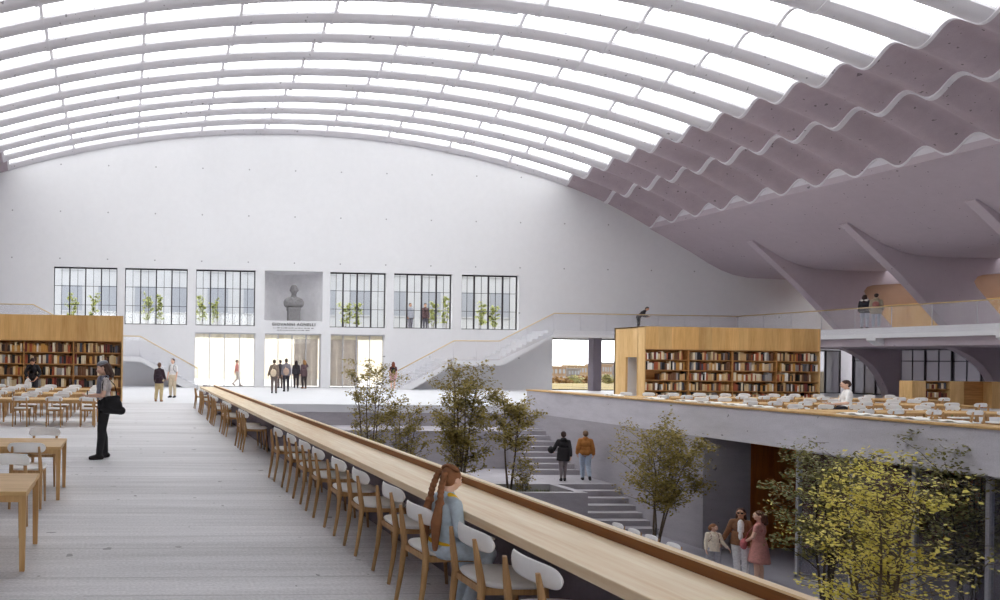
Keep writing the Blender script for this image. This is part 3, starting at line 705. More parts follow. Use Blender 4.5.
# ------------------------------------------------------------------ trees
def tree(name, label, loc, h, rw, z0, leafmat, nleaf, lsize, seed, nst=4, bark='bark', lean=(0,0), group=None, dens=1.0, ry=None, top=.62):
    rng = random.Random(seed); r = thing(name, label, 'tree', loc, 0, group); ry = ry or rw
    t = MB(); tips = []
    cz = (z0+h)/2; rh = (h-z0)/2
    ph = [rng.uniform(0, 6.28) for _ in range(3)]
    def inside(p):
        a = math.atan2(p.y, p.x); k = 1+.22*sin(2*a+ph[0]+2*p.z)+.16*sin(3*a+ph[1]-3*p.z)
        return ((p.x/rw)**2+(p.y/ry)**2)/(k*k)+((p.z-cz)/rh)**2
    for s in range(nst):
        a = 2*PI*s/nst+rng.uniform(-.5,.5); sp = rng.uniform(.15,.55) if nst > 1 else 0.05
        end = Vector((cos(a)*rw*sp*1.15+lean[0], sin(a)*ry*sp*1.15+lean[1], h*rng.uniform(.82,.97)*(1-.25*sp)))
        st = Vector((cos(a), sin(a), 0))*.03*nst**.5; K = 9; pts = []
        for k in range(K+1):
            u = k/K; p = st.lerp(end, u); p.x += sin(u*5+a)*.05*h*.25*u*(1-u)*4; p.y += cos(u*4+a*2)*.05*h*.25*u*(1-u)*4
            bend = (1-u)*u; p.x -= cos(a)*bend*rw*sp*.8; p.y -= sin(a)*bend*ry*sp*.8; pts.append(p)
        R0 = .028*h/4*(1.5 if nst < 3 else 1)*1.05; t.tube(pts, [R0*(1-.86*k/K) for k in range(K+1)], 7)
        nb = int(11*dens)
        for q in range(nb):
            u = max(z0/h*.85, .22)+(1-max(z0/h*.85, .22))*(q+rng.random())/nb; u = min(u, .98); f = u*K; k = min(int(f), K-1); p0 = pts[k].lerp(pts[k+1], f-k)
            b = rng.uniform(0, 2*PI); up = rng.uniform(.15, .9); d = Vector((cos(b), sin(b)*ry/rw, up)).normalized()
            ln = rw*rng.uniform(.45, 1.0); q1 = p0
            pl = [p0.copy()]
            for m in range(4):
                q1 = q1+d*ln/4+Vector((rng.uniform(-1,1), rng.uniform(-1,1), rng.uniform(-.3,.8)))*ln*.05
                if inside(q1) > 1.05: break
                pl.append(q1.copy())
            if len(pl) > 1:
                t.tube(pl, [R0*.42*(1-u*.6)*(1-.8*m/(len(pl)-1))+.002 for m in range(len(pl))], 5)
                tips += pl[1:]
                for _ in range(2):
                    e = pl[-1 if len(pl) < 3 else rng.randint(1, len(pl)-1)]; e2 = e+Vector((rng.uniform(-1,1), rng.uniform(-1,1), rng.uniform(-.2,1)))*rw*.22
                    if inside(e2) < 1.1: t.tube([e, e2], [R0*.14+.002, .002], 4); tips.append(e2); tips.append(e.lerp(e2,.6))
        tips.append(pts[-1])
    t.build('stems', M[bark], r)
    tips = [p for p in tips if p.z > z0*.75]
    f = MB(); sg = rw*.075; rng.shuffle(tips); tips = tips[:max(8, int(len(tips)*.62))]
    for i in range(nleaf):
        p = rng.choice(tips); p = p+Vector((rng.gauss(0, sg), rng.gauss(0, sg), rng.gauss(0, sg*.8)))
        a = Vector((rng.gauss(0,1), rng.gauss(0,1), rng.gauss(-.15,.5))).normalized(); b = a.cross(Vector((rng.gauss(0,.5), rng.gauss(0,.5), 1))).normalized(); n = a.cross(b)
        L_ = lsize*rng.uniform(.55,1.05); W_ = L_*.36
        f.add([p, p+a*L_*.5+b*W_+n*L_*.08, p+a*L_, p+a*L_*.5-b*W_+n*L_*.08], [(0,1,2),(0,2,3)])
    f.build('foliage', M[leafmat], r)
    return r
GT = 'trees in the sunken court'
SO = LAND-.3
TX = lambda px: onplane_y(px, 450, 20.9).x
tree('court_tree', 'slender open tree behind the counter, farthest toward the entrances', (TX(369), 20.9, SO), 4.55, 1.0, 1.35, 'olive', 3600, .095, 1, 4, group=GT)
tree('court_tree', 'short bushy tree next to the slender one, behind the counter', (TX(404), 21.0, SO), 3.25, .9, .9, 'olive', 3000, .09, 2, 4, group=GT)
tree('court_tree', 'tall dense many-stemmed tree in the planter behind the seated girl', (TX(461), 20.9, SO), 4.5, 1.12, .35, 'olive', 8500, .10, 3, 6, group=GT, dens=1.4)
tree('court_tree', 'thin-trunked tree with a round crown rising from the grass trough', (TX(510), 20.9, SO), 3.4, 1.1, 1.45, 'olive', 4200, .10, 44, 2, group=GT, dens=1.6)
tree('court_shrub', 'small loose shrub at the foot of the thin-trunked tree', (TX(518), 20.6, SO), 1.35, .55, .25, 'olive', 800, .09, 5, 5, group=GT)
p = ground(655, 549, LZ)
tree('court_tree', 'multi-stemmed olive tree standing before the broad court wall', (p.x, p.y, LZ), 3.65, 1.3, 1.0, 'olive', 7500, .09, 6, 5, group=GT, dens=1.3, lean=(.3,-.2))
p = onplane_y(880, 600, 10.0)
tree('court_tree', 'bright yellow-leaved tree close to the viewer in the court', (p.x, p.y, LZ), 4.0, 1.05, .5, 'yellow', 5200, .075, 77, 7, 'bark', group=GT, dens=1.7)
p = onplane_y(826, 600, 13.4)
tree('court_tree', 'dark green tree behind the yellow one, before the orange timber wall', (p.x, p.y, LZ), 3.5, 1.15, .9, 'olived', 6000, .085, 8, 5, 'barkdark', group=GT, dens=1.3)
p = onplane_y(968, 600, 12.6)
tree('court_tree', 'wide dark tree behind the yellow one, toward the pale glazing posts', (p.x, p.y, LZ), 4.0, 1.45, .9, 'olived', 9000, .09, 9, 6, 'barkdark', group=GT, dens=1.6)

# ------------------------------------------------------------------ people
EYEM = plain('eye white', (225,222,218), .3); IRIS = plain('dark iris', (40,30,26), .3); LIP = plain('lips', (168,92,84), .5)
SKIN = {'fair': plain('fair skin', (226,184,160), .55, var=.04), 'tan': plain('tan skin', (196,148,118), .55, var=.04), 'deep': plain('brown skin', (140,98,74), .55, var=.04)}
FAB = {}
def fab(c, n='cloth'):
    if c not in FAB: FAB[c] = plain('%s %d %d %d' % ((n,)+c), c, .85, var=.14, scale=24)
    return FAB[c]
def person(label, loc, h, face, skin='fair', pose=None, top=None, legs=None, shoes=(40,36,36), hair=None, vox=.016, group=None, fingers=True, extra=None):
    """face: heading in degrees (0 away from the camera, 90 to the right). top = dict(c, sleeve, hem, t, name); legs = dict(c, kind trousers|skirt|dress, length, t)"""
    ps = dict(lean=0, twist=0, R=((.215,-.03,1.12),(.215,.05,.88)), L=((-.215,-.03,1.12),(-.215,.05,.88)), KR=((.10,.02,.50),(.10,-.02,.09)), KL=((-.10,.02,.50),(-.10,-.02,.09)), head=(0,0), pel=(0,0,.94))
    ps.update(pose or {})
    root = thing('person', label, 'person', loc, -rad(face), group); k = h/1.70; S3 = Matrix.Scale(k, 4)
    pel = Vector(ps['pel']); dz = pel-Vector((0,0,.94))
    TU = Matrix.Translation(pel) @ Matrix.Rotation(-rad(ps['lean']), 4, 'X') @ Matrix.Rotation(-rad(ps['twist']), 4, 'Z') @ Matrix.Translation(Vector((0,0,-.94)))
    HC = Vector((0, .012, 1.50)); TH = TU @ Matrix.Translation(HC) @ Matrix.Scale(1.07, 4) @ Matrix.Rotation(-rad(ps['head'][1]), 4, 'Z') @ Matrix.Rotation(-rad(ps['head'][0]), 4, 'X') @ Matrix.Translation(-HC)
    def torso(t, m=None):
        b = MB(); b.ell((0,0,.97), (.155+t,.108+t,.13+t)); b.ell((0,.004,1.10), (.128+t,.094+t,.15)); b.ell((0,0,1.27), (.148+t*.7,.106+t,.165)); b.cap((-.12,-.008,1.385), (.12,-.008,1.385), .055+t*.5, .055+t*.5); b.cap((0,0,1.36), (0,0,1.43), .07+t, .056+t); return b
    def arm(sd, t, frac=1.0):
        e, w = [Vector(q) for q in ps[sd]]; s = Vector((.155 if sd == 'R' else -.155, -.008, 1.38)); e = Vector((e.x*.92, e.y, e.z)); t = t*.75; b = MB()
        if frac <= .5:
            q = s.lerp(e, frac/.5); b.cap(s, q, .048+t, .042+t); return b
        b.cap(s, e, .048+t, .040+t); q = e.lerp(w, (frac-.5)/.5); b.cap(e, q, .041+t, .041+(.030-.041)*(frac-.5)/.5+t); return b
    def leg(sd, t, frac=1.0, hipr=.088):
        kn, an = [Vector(q) for q in ps['K'+sd]]; hp = Vector((.088 if sd == 'R' else -.088, 0, .93))+dz; b = MB()
        if frac <= .5:
            b.cap(hp, hp.lerp(kn, frac/.5), hipr+t, hipr-.028*frac/.5+t); return b
        b.cap(hp, kn, hipr+t, .058+t); f = (frac-.5)/.5; c = kn.lerp(an, .35)+(Vector((0,-.012,0)))
        b.cap(kn, c, .054+t, .053+t); q = c.lerp(an, max(0,(f-.35)/.65)); b.cap(c, q, .053+t, .053-.017*max(0,(f-.35)/.65)+t); return b
    def foot(sd, t):
        kn, an = [Vector(q) for q in ps['K'+sd]]; sh = (an-kn).normalized(); b = MB()
        # sole direction: forward, pitched with the shank when the heel lifts
        pit = max(-.2, min(1.1, math.atan2(-sh.y, -sh.z)*.8)); d = Vector((.12 if sd == 'R' else -.12, cos(pit), sin(pit)*-1 if sh.y < 0 else 0)).normalized()
        low = an+Vector((0,0,-.05)); heel = low-d*.05; toe = low+d*.15
        if an.z < .12: heel.z = max(heel.z, .036); toe.z = .030
        b.cap(an, heel, .037+t, .036+t); b.cap(heel, low+d*.06, .036+t, .042+t); b.cap(low+d*.06, toe, .042+t, .030+t); b.cap(an, low+d*.06, .037+t, .034+t)
        return b
    body = torso(0)
    for sd in 'RL': body.join(arm(sd, 0))
    body.cap((0,-.006,1.42), (0,.014,1.53), .054, .05); body.xf(TU)
    for sd in 'RL': body.join(leg(sd, 0)); body.join(foot(sd, 0))
    hd = MB(); hd.ell((0,.012,1.612), (.072,.092,.088)); hd.ell((0,.045,1.565), (.056,.060,.066)); hd.ell((0,.075,1.528), (.028,.026,.024)); hd.cap((0,.098,1.605), (0,.116,1.572), .010, .016); hd.cap((0,-.004,1.50), (0,.02,1.55), .05, .05)
    hd.ell((0,.088,1.632), (.052,.02,.014)); hd.ell((.04,.075,1.578), (.026,.026,.022)); hd.ell((-.04,.075,1.578), (.026,.026,.022))
    for sx in (-1, 1): hd.ell((sx*.074,.0,1.588), (.012,.022,.032))
    hd.xf(TH); body.join(hd)
    hands = []
    for sd in 'RL':
        e, w = [TU @ Vector(q) for q in ps[sd]]; d = (w-e).normalized(); sx = 1 if sd == 'R' else -1
        side = d.cross(Vector((sx,0,0))); 
        side = (Vector((0,1,0))-d*d.y); side = side.normalized() if side.length > .3 else (Vector((-sx,0,0))-d*(-sx*d.x)).normalized()
        nrm = d.cross(side)*sx
        if nrm.x*sx > 0: pass
        pm = w+d*.05
        for q in (-.022, 0, .022): body.cap(w+side*q*.6, w+d*.085+side*q, .019, .016, 8)
        hands.append((w, d, side, -nrm if False else nrm))
    body.xf(S3); B = fuse(body, vox, 3)
    if fingers:
        for w, d, side, nrm in hands:
            cu = nrm*-1
            F = MB()
            for q, ln in ((.027,.068),(.009,.078),(-.009,.072),(-.026,.055)):
                a = w+d*.078+side*q; b1 = a+d*ln*.45+cu*ln*.12; b2 = b1+d*ln*.33+cu*ln*.26; b3 = b2+d*ln*.18+cu*ln*.30
                F.tube([a, b1, b2, b3], [.0095,.0088,.008,.0055], 6)
            a = w+d*.028+side*.024; F.tube([a, a+d*.03+side*.026+cu*.008, a+d*.062+side*.034+cu*.018], [.0115,.010,.007], 6)
            F.xf(S3); B.join(F)
    X = MB()
    for sx in (-1, 1):
        X.ell((sx*.031,.094,1.604), (.0135,.0105,.0085), 8, 6, 1); X.ell((sx*.031,.1025,1.604), (.0058,.004,.006), 8, 6, 2); X.box(sx*.031-.016, sx*.031+.016, .096, .108, 1.617, 1.622, 2)
    X.ell((0,.1005,1.546), (.022,.008,.007), 8, 6, 3)
    X.xf(TH); X.xf(S3); B.join(X)
    put(B, 'body', [SKIN[skin], EYEM, IRIS, LIP], root)
    if legs:
        kd = legs.get('kind', 'trousers'); t = legs.get('t', .014); m = fab(legs['c'])
        if kd == 'trousers':
            b = MB(); b.ell((0,0,.965), (.155+t,.112+t,.10+t)); b.ell((0,0,.90), (.15+t,.11+t,.09)); 
            b.xf(Matrix.Translation(pel) @ Matrix.Rotation(-rad(ps['lean']*.5), 4, 'X') @ Matrix.Translation(Vector((0,0,-.94))))
            for sd in 'RL': b.join(leg(sd, t, legs.get('length', .97)))
            b.xf(S3); put(fuse(b, vox, 2), legs.get('name', 'trousers'), m, root)
        else:
            z1 = 1.04; z0 = legs.get('length', .5); b = MB(); n = 28; rings = []
            for i in range(9):
                u = i/8; z = z1+(z0-z1)*u; fl = legs.get('flare', .05)*u; rx = .145+t+.03*min(1, u*3)+fl; ry = .105+t+.02*min(1, u*3)+fl*1.1
                rings.append([Vector((rx*(1+.045*u*sin(7*a+1))*cos(a), ry*(1+.045*u*sin(7*a+1))*sin(a), z)) for a in [2*PI*j/n for j in range(n)]])
            b.loft(rings); b.xf(Matrix.Translation(dz)); b.xf(S3); put(b, legs.get('name', 'skirt'), m, root)
    if top:
        t = top.get('t', .016); m = fab(top['c']); b = torso(t); slv = top.get('sleeve', .93); hem = top.get('hem')
        if slv:
            for sd in 'RL': b.join(arm(sd, t*.9, slv))
        if hem:
            rings = []; n = 20
            for i in range(6):
                u = i/5; z = 1.15+(hem-1.15)*u; rings.append([Vector(((.145+t+.035*u)*cos(a), (.105+t+.035*u)*sin(a), z)) for a in [2*PI*j/n for j in range(n)]])
            b.loft(rings)
        if top.get('hood'): b.ell((0,-.085,1.45), (.105,.07,.075))
        if top.get('collar'): b.cap((0,-.005,1.42), (0,.0,1.475), .07, .066)
        b.xf(TU); b.xf(S3); put(fuse(b, vox, 2), top.get('name', 'jacket'), m, root)
    if shoes:
        for sd in 'RL':
            b = foot(sd, .007); b.xf(S3); put(fuse(b, vox*.8, 1), 'shoe', fab(shoes), root)
    if hair:
        b = MB(); kd = hair['kind']; m = fab(hair['c'])
        if kd != 'bald': b.ell((0,-.006,1.632), (.080,.094,.084)); b.ell((0,-.035,1.60), (.076,.070,.085))
        if kd in ('long', 'bob'):
            lo = hair.get('to', 1.30 if kd == 'long' else 1.45)
            b.cap((.055,-.03,1.60), (.075,-.035,lo+.04), .036, .03); b.cap((-.055,-.03,1.60), (-.075,-.035,lo+.04), .036, .03); b.cap((0,-.07,1.60), (0,-.095,lo), .062, .05); b.cap((.04,-.065,1.6), (.045,-.085,lo+.02), .05, .04); b.cap((-.04,-.065,1.6), (-.045,-.085,lo+.02), .05, .04)
        if kd == 'bun': b.ell((0,-.10,1.69), (.045,.045,.045))
        if kd == 'curly':
            for q in range(14): a = q*2.4; b.ell((.07*cos(a), -.02+.075*sin(a), 1.60+.075*((q*7) % 5)/5), (.035,.035,.035))
        if kd == 'braids': hair['fn'](b)
        b.xf(TH); b.xf(S3); put(fuse(b, vox*.8, 2), 'hair', m, root)
    if extra: extra(root, TU, TH, S3, vox)
    root['_k'] = k
    return root, TU, TH, S3
def worn(root, mb, TU, S3, name, label, cat, mat, vox=.014, smooth=2, raw=False):
    "a bag or pack hanging on a person: a thing of its own, standing where the person stands"
    mb.xf(TU); mb.xf(S3); q = mb if raw else fuse(mb, vox, smooth)
    q.xf(Matrix.Translation(root.location) @ Matrix.Rotation(root.rotation_euler.z, 4, 'Z'))
    c = sum((Vector(v) for v in q.v), Vector())/len(q.v); q.xf(Matrix.Translation(-c))
    o = q.build(name, mat); o.location = c; return tag(o, label, cat)
def pack(c=(0,-.19,1.22), s=(.14,.075,.19)):
    b = MB(); b.ell(c, s); b.ell((c[0], c[1]-.02, c[2]-.07), (s[0]*.95, s[1], s[2]*.6)); b.ell((c[0], c[1]-.07, c[2]-.09), (s[0]*.7, .04, s[2]*.4))
    for sx in (-1, 1): b.tube([(sx*.1,-.14,1.38),(sx*.105,-.03,1.455),(sx*.10,.125,1.38),(sx*.105,.15,1.27),(sx*.15,.06,1.14),(sx*.12,-.14,1.10)], .016, 6)
    return b
BK = (30,28,31)
WALK = dict(KR=((.09,.16,.52),(.09,.22,.10)), KL=((-.09,.04,.50),(-.09,-.24,.17)), R=((.22,-.08,1.12),(.22,-.12,.88)), L=((-.22,.03,1.12),(-.21,.16,.90)))

# woman with the big black bag, by the tables
r, TU, TH, S3 = person('standing woman in grey scarf and black trousers looking at her hands beside the tables', ground(104, 458.5), 1.63, 262, 'fair',
    dict(R=((.24,.02,1.12),(.07,.26,1.10)), L=((-.22,.05,1.12),(-.04,.27,1.11)), head=(18,4), KR=((.10,.03,.50),(.10,-.03,.09)), KL=((-.09,.06,.50),(-.10,.10,.09))),
    dict(c=(206,198,196), sleeve=.3, t=.012, name='top'), dict(c=BK, t=.022), (34,30,32), dict(kind='bob', c=(84,62,54), to=1.44), .012)
b = MB(); b.cap((-.09,-.02,1.43),(.09,-.02,1.43),.05,.05); b.cap((-.07,.07,1.42),(.07,.07,1.42),.045,.045); b.ell((0,.10,1.30),(.13,.05,.15)); b.ell((0,.115,1.15),(.10,.035,.12)); b.xf(TU); b.xf(S3); put(fuse(b, .012, 2), 'scarf', fab((132,134,150)), r)
b = MB(); b.ell((0,-.004,1.665),(.085,.10,.05)); b.xf(TH); b.xf(S3); put(fuse(b, .010, 2), 'headscarf', fab((148,150,158)), r)
b = MB(); b.cap((-.21,-.02,1.06),(-.21,-.20,1.08),.05,.05); b.cap((-.21,.02,.88),(-.21,-.27,.86),.07,.075); b.ell((-.21,-.12,.96),(.08,.17,.13)); b.cap((-.20,.05,1.02),(-.20,.08,.90),.05,.055); b.tube([(-.22,.04,1.05),(-.20,.07,1.3),(-.15,0,1.46),(-.20,-.15,1.3),(-.22,-.22,1.0)], .014, 6)
worn(r, b, TU, S3, 'shoulder_bag', 'large black shoulder bag hanging at the side of the woman in the grey scarf', 'bag', M['black'], .012)
b = MB(); b.box(.0-.035,.035,.30,.315,1.09,1.20); worn(r, b, TU, S3, 'phone', 'dark phone held by the woman in the grey scarf', 'phone', M['black'], raw=True)

# pair on the aisle
r, TU, TH, S3 = person('person in dark jacket and khaki trousers seen from behind on the aisle', ground(159, 401.5), 1.50, 20, 'tan', dict(KL=((-.12,.03,.50),(-.15,-.02,.09)), R=((.24,.04,1.12),(.22,.16,1.0))),
    dict(c=(62,44,54), t=.03, hem=.80), dict(c=(206,186,142), t=.03), (150,110,84), dict(kind='short', c=(104,74,56)))
worn(r, pack(), TU, S3, 'backpack', 'dark plum backpack on the person in khaki trousers', 'backpack', fab((54,40,50)))
r, TU, TH, S3 = person('person in white shirt facing the khaki-trousered one on the aisle', ground(172.5, 397.5), 1.66, 215, 'fair', dict(R=((.25,-.02,1.12),(.24,.06,.88)), KR=((.09,.05,.50),(.07,.06,.09))),
    dict(c=(236,234,236), sleeve=.4, t=.022, name='shirt'), dict(c=(214,200,176), t=.024), BK, dict(kind='short', c=(58,40,38)))
worn(r, pack(), TU, S3, 'backpack', 'black backpack on the person in the white shirt', 'backpack', M['black'])

# stooping person at the shelves
p = ground(33, 408)
r, TU, TH, S3 = person('stooping person in black jacket between the tables before the shelves', (onplane_y(33, 380, 24.95).x, 24.95, 0), 1.70, 175, 'tan', dict(lean=22, R=((.28,.08,1.16),(.14,.30,1.02)), L=((-.28,.08,1.16),(-.10,.30,1.02)), head=(28,12)),
    dict(c=(34,30,34), t=.03, sleeve=.75), dict(c=(52,48,56), t=.02), BK, dict(kind='short', c=(64,44,40)))
b = MB(); b.ell((.16,.33,.80),(.13,.09,.26)); b.cap((.15,.33,1.05),(.16,.33,.86),.03,.10); worn(r, b, TU, S3, 'tote_bag', 'white cloth bag held up by the stooping person', 'bag', M['paper'])

# visitors at the middle entrance
GV = [((274,393.2),1.66,10,'c1',(128,112,100),(112,100,96),(74,60,50),'short',None), ((286,391.5),1.72,0,None,(120,116,124),(58,54,62),(70,60,54),'short',None),
      ((280,388),1.64,-15,None,(62,56,62),(96,84,80),(60,50,46),'short',None), ((296,388),1.62,15,None,(48,46,52),(60,54,58),(44,36,34),'long',None), ((304,388.5),1.66,345,None,(86,66,70),(58,50,52),(150,110,64),'bob',None)]
GL5 = ['person in brown coat with a beige bag, front of the group at the middle entrance','tall person in grey coat in the middle of the group at the entrance','person in dark coat half hidden within the group at the entrance','person in black coat with long hair in the group at the entrance','fair-haired person in plum coat raising an arm at the edge of the group']
for i, (px, h, fc, _, tc, lc, hc, hk, _2) in enumerate(GV):
    ps = {} if i != 4 else dict(R=((.30,.10,1.34),(.16,.16,1.56)))
    if i == 0: ps = dict(L=((-.26,-.02,1.12),(-.30,.08,.90)))
    r, TU, TH, S3 = person(GL5[i], ground(*px), h, fc, ('fair','tan')[i % 2], ps, dict(c=tc, t=.035, hem=.72 if i in (2,4) else .84, collar=True, name='coat'), dict(c=lc, t=.018), BK if i != 4 else (120,80,56), dict(kind=hk, c=hc), .022, 'visitors at the middle entrance')
    if i in (0, 1):
        b = MB(); b.ell((-.05,-.19,1.05),(.16,.075,.20)); b.tube([(-.15,-.16,1.1),(-.05,-.16,1.38),(.10,-.02,1.48),(.12,.1,1.38)], .015, 6)
        worn(r, b, TU, S3, 'shoulder_bag', ('beige shoulder bag on the person in the brown coat','light brown bag on the back of the tall person in grey')[i], 'bag', fab(((214,196,170),(176,150,134))[i]), .02)
r, TU, TH, S3 = person('young person in pink shorts with auburn hair standing at the foot of the stair', ground(393, 390.5), 1.62, 20, 'fair', dict(KR=((.08,.04,.50),(.07,.03,.09))),
    dict(c=(96,42,46), sleeve=.35, t=.014, name='shirt'), dict(c=(206,160,162), t=.024, length=.33, name='shorts'), (230,226,222), dict(kind='long', c=(120,58,36), to=1.36), .02)
worn(r, pack(), TU, S3, 'backpack', 'black backpack on the young person in pink shorts', 'backpack', M['black'], .018)

# person beyond the first entrance, two beyond the fifth window
p = ground(234, 384.5, 0); person('person in a rose jacket walking outside beyond the first entrance', (p.x, 44.6, -.05), 1.66, 100, 'tan', WALK, dict(c=(196,120,116), t=.03), dict(c=(176,166,160), t=.02), (90,70,66), dict(kind='short', c=(74,54,50)), .022)
for i, (px, tc, lc, lb) in enumerate(((410, (178,180,190), (110,106,116), 'person in pale coat standing beyond the fifth upper window'), (425, (104,78,78), (84,80,90), 'person in brown coat standing beyond the fifth upper window'))):
    q = onplane_y(px, 327, 43.6); person(lb, (q.x, 43.6, 3.6), 1.76, 170+20*i, 'tan', dict(KR=((.09,.04,.50),(.08,.05,.09))), dict(c=tc, t=.03, hem=.8, name='coat'), dict(c=lc, t=.016), BK, dict(kind='short', c=(80,64,58)), .022)

# leaning person on the balcony, pair on the gallery
q = onplane_y(637.5, 330, 40.75)
person('person in black leaning forward over the gallery rail above the timber volume', (q.x, 40.68, 3.62), 1.66, 125, 'tan', dict(lean=42, R=((.26,.12,1.22),(.16,.34,1.28)), L=((-.26,.10,1.14),(-.12,.30,1.20)), head=(-8,10)), dict(c=(40,36,42), t=.03), dict(c=BK, t=.02), BK, dict(kind='short', c=(36,30,32)), .02)
r, TU, TH, S3 = person('person in black patterned jacket with long dark hair on the gallery', (37.62, 33.55, 3.62), 1.72, 62, 'fair', dict(KR=((.09,.03,.50),(.09,.02,.09))), dict(c=(44,42,50), t=.028, hem=.80), dict(c=(176,184,196), t=.012), (54,50,54), dict(kind='long', c=(52,34,32), to=1.36), .02)
b = MB(); b.cap((-.1,-.10,1.44),(.1,-.10,1.44),.05,.05); b.xf(TU); b.xf(S3); put(fuse(b, .016, 2), 'collar', fab((226,220,216)), r)
r, TU, TH, S3 = person('person in khaki coat and jeans beside the long-haired one on the gallery', (37.62, 33.0, 3.62), 1.74, 55, 'fair', {}, dict(c=(150,138,118), t=.034, hem=.72, hood=True, name='coat'), dict(c=(170,180,194), t=.012), (190,186,186), dict(kind='short', c=(40,32,32)), .02)
worn(r, pack((0,-.19,1.18),(.13,.07,.15)), TU, S3, 'backpack', 'brown and pink backpack on the person in the khaki coat', 'backpack', fab((150,98,92)), .018)

# man in white seated beyond the parapet
hit = (20.35, 18.24)
SIT = dict(pel=(0,0,.55), KR=((.11,.42,.52),(.11,.38,.09)), KL=((-.11,.42,.52),(-.11,.38,.09)))
person('man in a white T-shirt sitting beyond the parapet, reading', (19.75, 18.05, .0), 1.70, 300, 'fair', dict(SIT, R=((.25,.06,1.10),(.14,.30,1.06)), L=((-.25,.06,1.10),(-.12,.30,1.06)), head=(10,0)), dict(c=(244,243,240), sleeve=.4, t=.018, name='shirt'), dict(c=(40,40,50), t=.014), BK, dict(kind='short', c=(70,50,44)))

# pair on the landing
r, TU, TH, S3 = person('person in black hooded coat walking toward the narrow steps', ground(563, 481, LAND), 1.60, 30, 'tan', dict(WALK, L=((-.29,-.05,1.14),(-.30,.10,1.03)), KR=((.06,.05,.50),(.05,.04,.09)), KL=((-.07,-.01,.5),(-.06,-.10,.10))), dict(c=(38,34,38), t=.03, hem=.70, hood=True, name='coat'), dict(c=(128,118,122), t=.002), (30,28,32), dict(kind='short', c=(52,34,34)), .014)
b = MB(); b.ell((-.37,.06,1.05),(.11,.13,.13)); worn(r, b, TU, S3, 'helmet', 'black and white helmet carried under the arm of the hooded person', 'helmet', [M['black']], .014)
r, TU, TH, S3 = person('person in tan jacket and pale jeans walking on the landing', ground(585, 480.5, LAND), 1.62, 32, 'tan', dict(KR=((.09,.02,.50),(.13,-.20,.17)), KL=((-.08,.10,.51),(-.07,.10,.09)), R=((.24,-.04,1.12),(.24,.06,.90)), L=((-.24,-.04,1.12),(-.24,.08,.90))), dict(c=(164,106,48), t=.042, name='jacket'), dict(c=(168,182,200), t=.02), (44,40,42), dict(kind='short', c=(112,86,66)), .014)
b = MB(); b.ell((0,0,.93),(.175,.135,.05)); b.xf(TU); b.xf(S3); put(fuse(b, .014, 2), 'shirt_hem', fab((236,234,232)), r)

# child and two women in the court
pc = ground(713, 577.5, LZ); pw = ground(740, 580, LZ); pk = ground(759, 584.5, LZ)
r, TU, TH, S3 = person('child in cream sweater and grey shorts holding the hand of the woman in the blazer', pc, 1.25, 205, 'fair', dict(L=((-.25,.02,1.14),(-.36,.06,1.00)), R=((.22,0,1.12),(.21,.05,.88)), head=(4,-40)), dict(c=(232,220,200), t=.022, hem=.86, name='sweater'), dict(c=(172,172,180), t=.035, length=.52, name='shorts'), (226,222,216), dict(kind='bob', c=(126,80,50), to=1.52), .012)
worn(r, pack(), TU, S3, 'backpack', 'dark red backpack on the child in the cream sweater', 'backpack', fab((124,40,44)), .014)
r, TU, TH, S3 = person('woman in brown blazer and white trousers wearing sunglasses in the court', pw, 1.66, 222, 'tan', dict(R=((.26,.0,1.13),(.34,.07,.90)), L=((-.24,.02,1.12),(-.20,.16,.95)), head=(0,8), KR=((.07,.04,.50),(.05,.03,.09)), KL=((-.09,.02,.50),(-.10,0,.09))), dict(c=(132,92,64), t=.022, hem=.84, name='blazer'), dict(c=(238,238,240), t=.016), (226,222,218), dict(kind='long', c=(70,40,34), to=1.34), .012)
b = MB(); b.ell((0,.07,1.27),(.075,.08,.19)); b.ell((0,.08,1.06),(.06,.08,.15)); b.xf(TU); b.xf(S3); put(fuse(b, .010, 2), 'shirt', fab((240,240,240)), r)
b = MB()
for sx in (-1, 1): b.ell((sx*.032,.106,1.603),(.025,.009,.018)); b.tube([(sx*.055,.104,1.608),(sx*.078,.0,1.605)], .004, 5)
b.tube([(-.02,.110,1.608),(.02,.110,1.608)], .004, 5); b.xf(TH); b.xf(S3); put(b, 'sunglasses', M['black'], r)
def dressfn(): pass
r, TU, TH, S3 = person('woman in a pink knee-length dress turned away beside the one in the blazer', pk, 1.66, 335, 'fair', dict(R=((.24,.02,1.12),(.22,.10,.88)), L=((-.24,.04,1.12),(-.10,.22,.98)), head=(4,-35), KR=((.08,.02,.50),(.08,-.02,.09)), KL=((-.08,.03,.50),(-.08,.02,.09))), dict(c=(202,142,134), t=.014, sleeve=.22, name='dress_top'), dict(c=(202,142,134), kind='skirt', length=.52, flare=.06, name='dress_skirt'), (232,226,220), dict(kind='bob', c=(92,54,42), to=1.44), .012)
b = MB(); b.ell((-.12,.26,.90),(.09,.07,.13)); b.tube([(-.12,.24,1.0),(-.10,.18,1.2),(-.09,.02,1.46),(-.12,-.11,1.3),(-.12,.2,1.0)], .012, 6); worn(r, b, TU, S3, 'handbag', 'small rose handbag held by the woman in the pink dress', 'bag', fab((196,112,116)), .012)

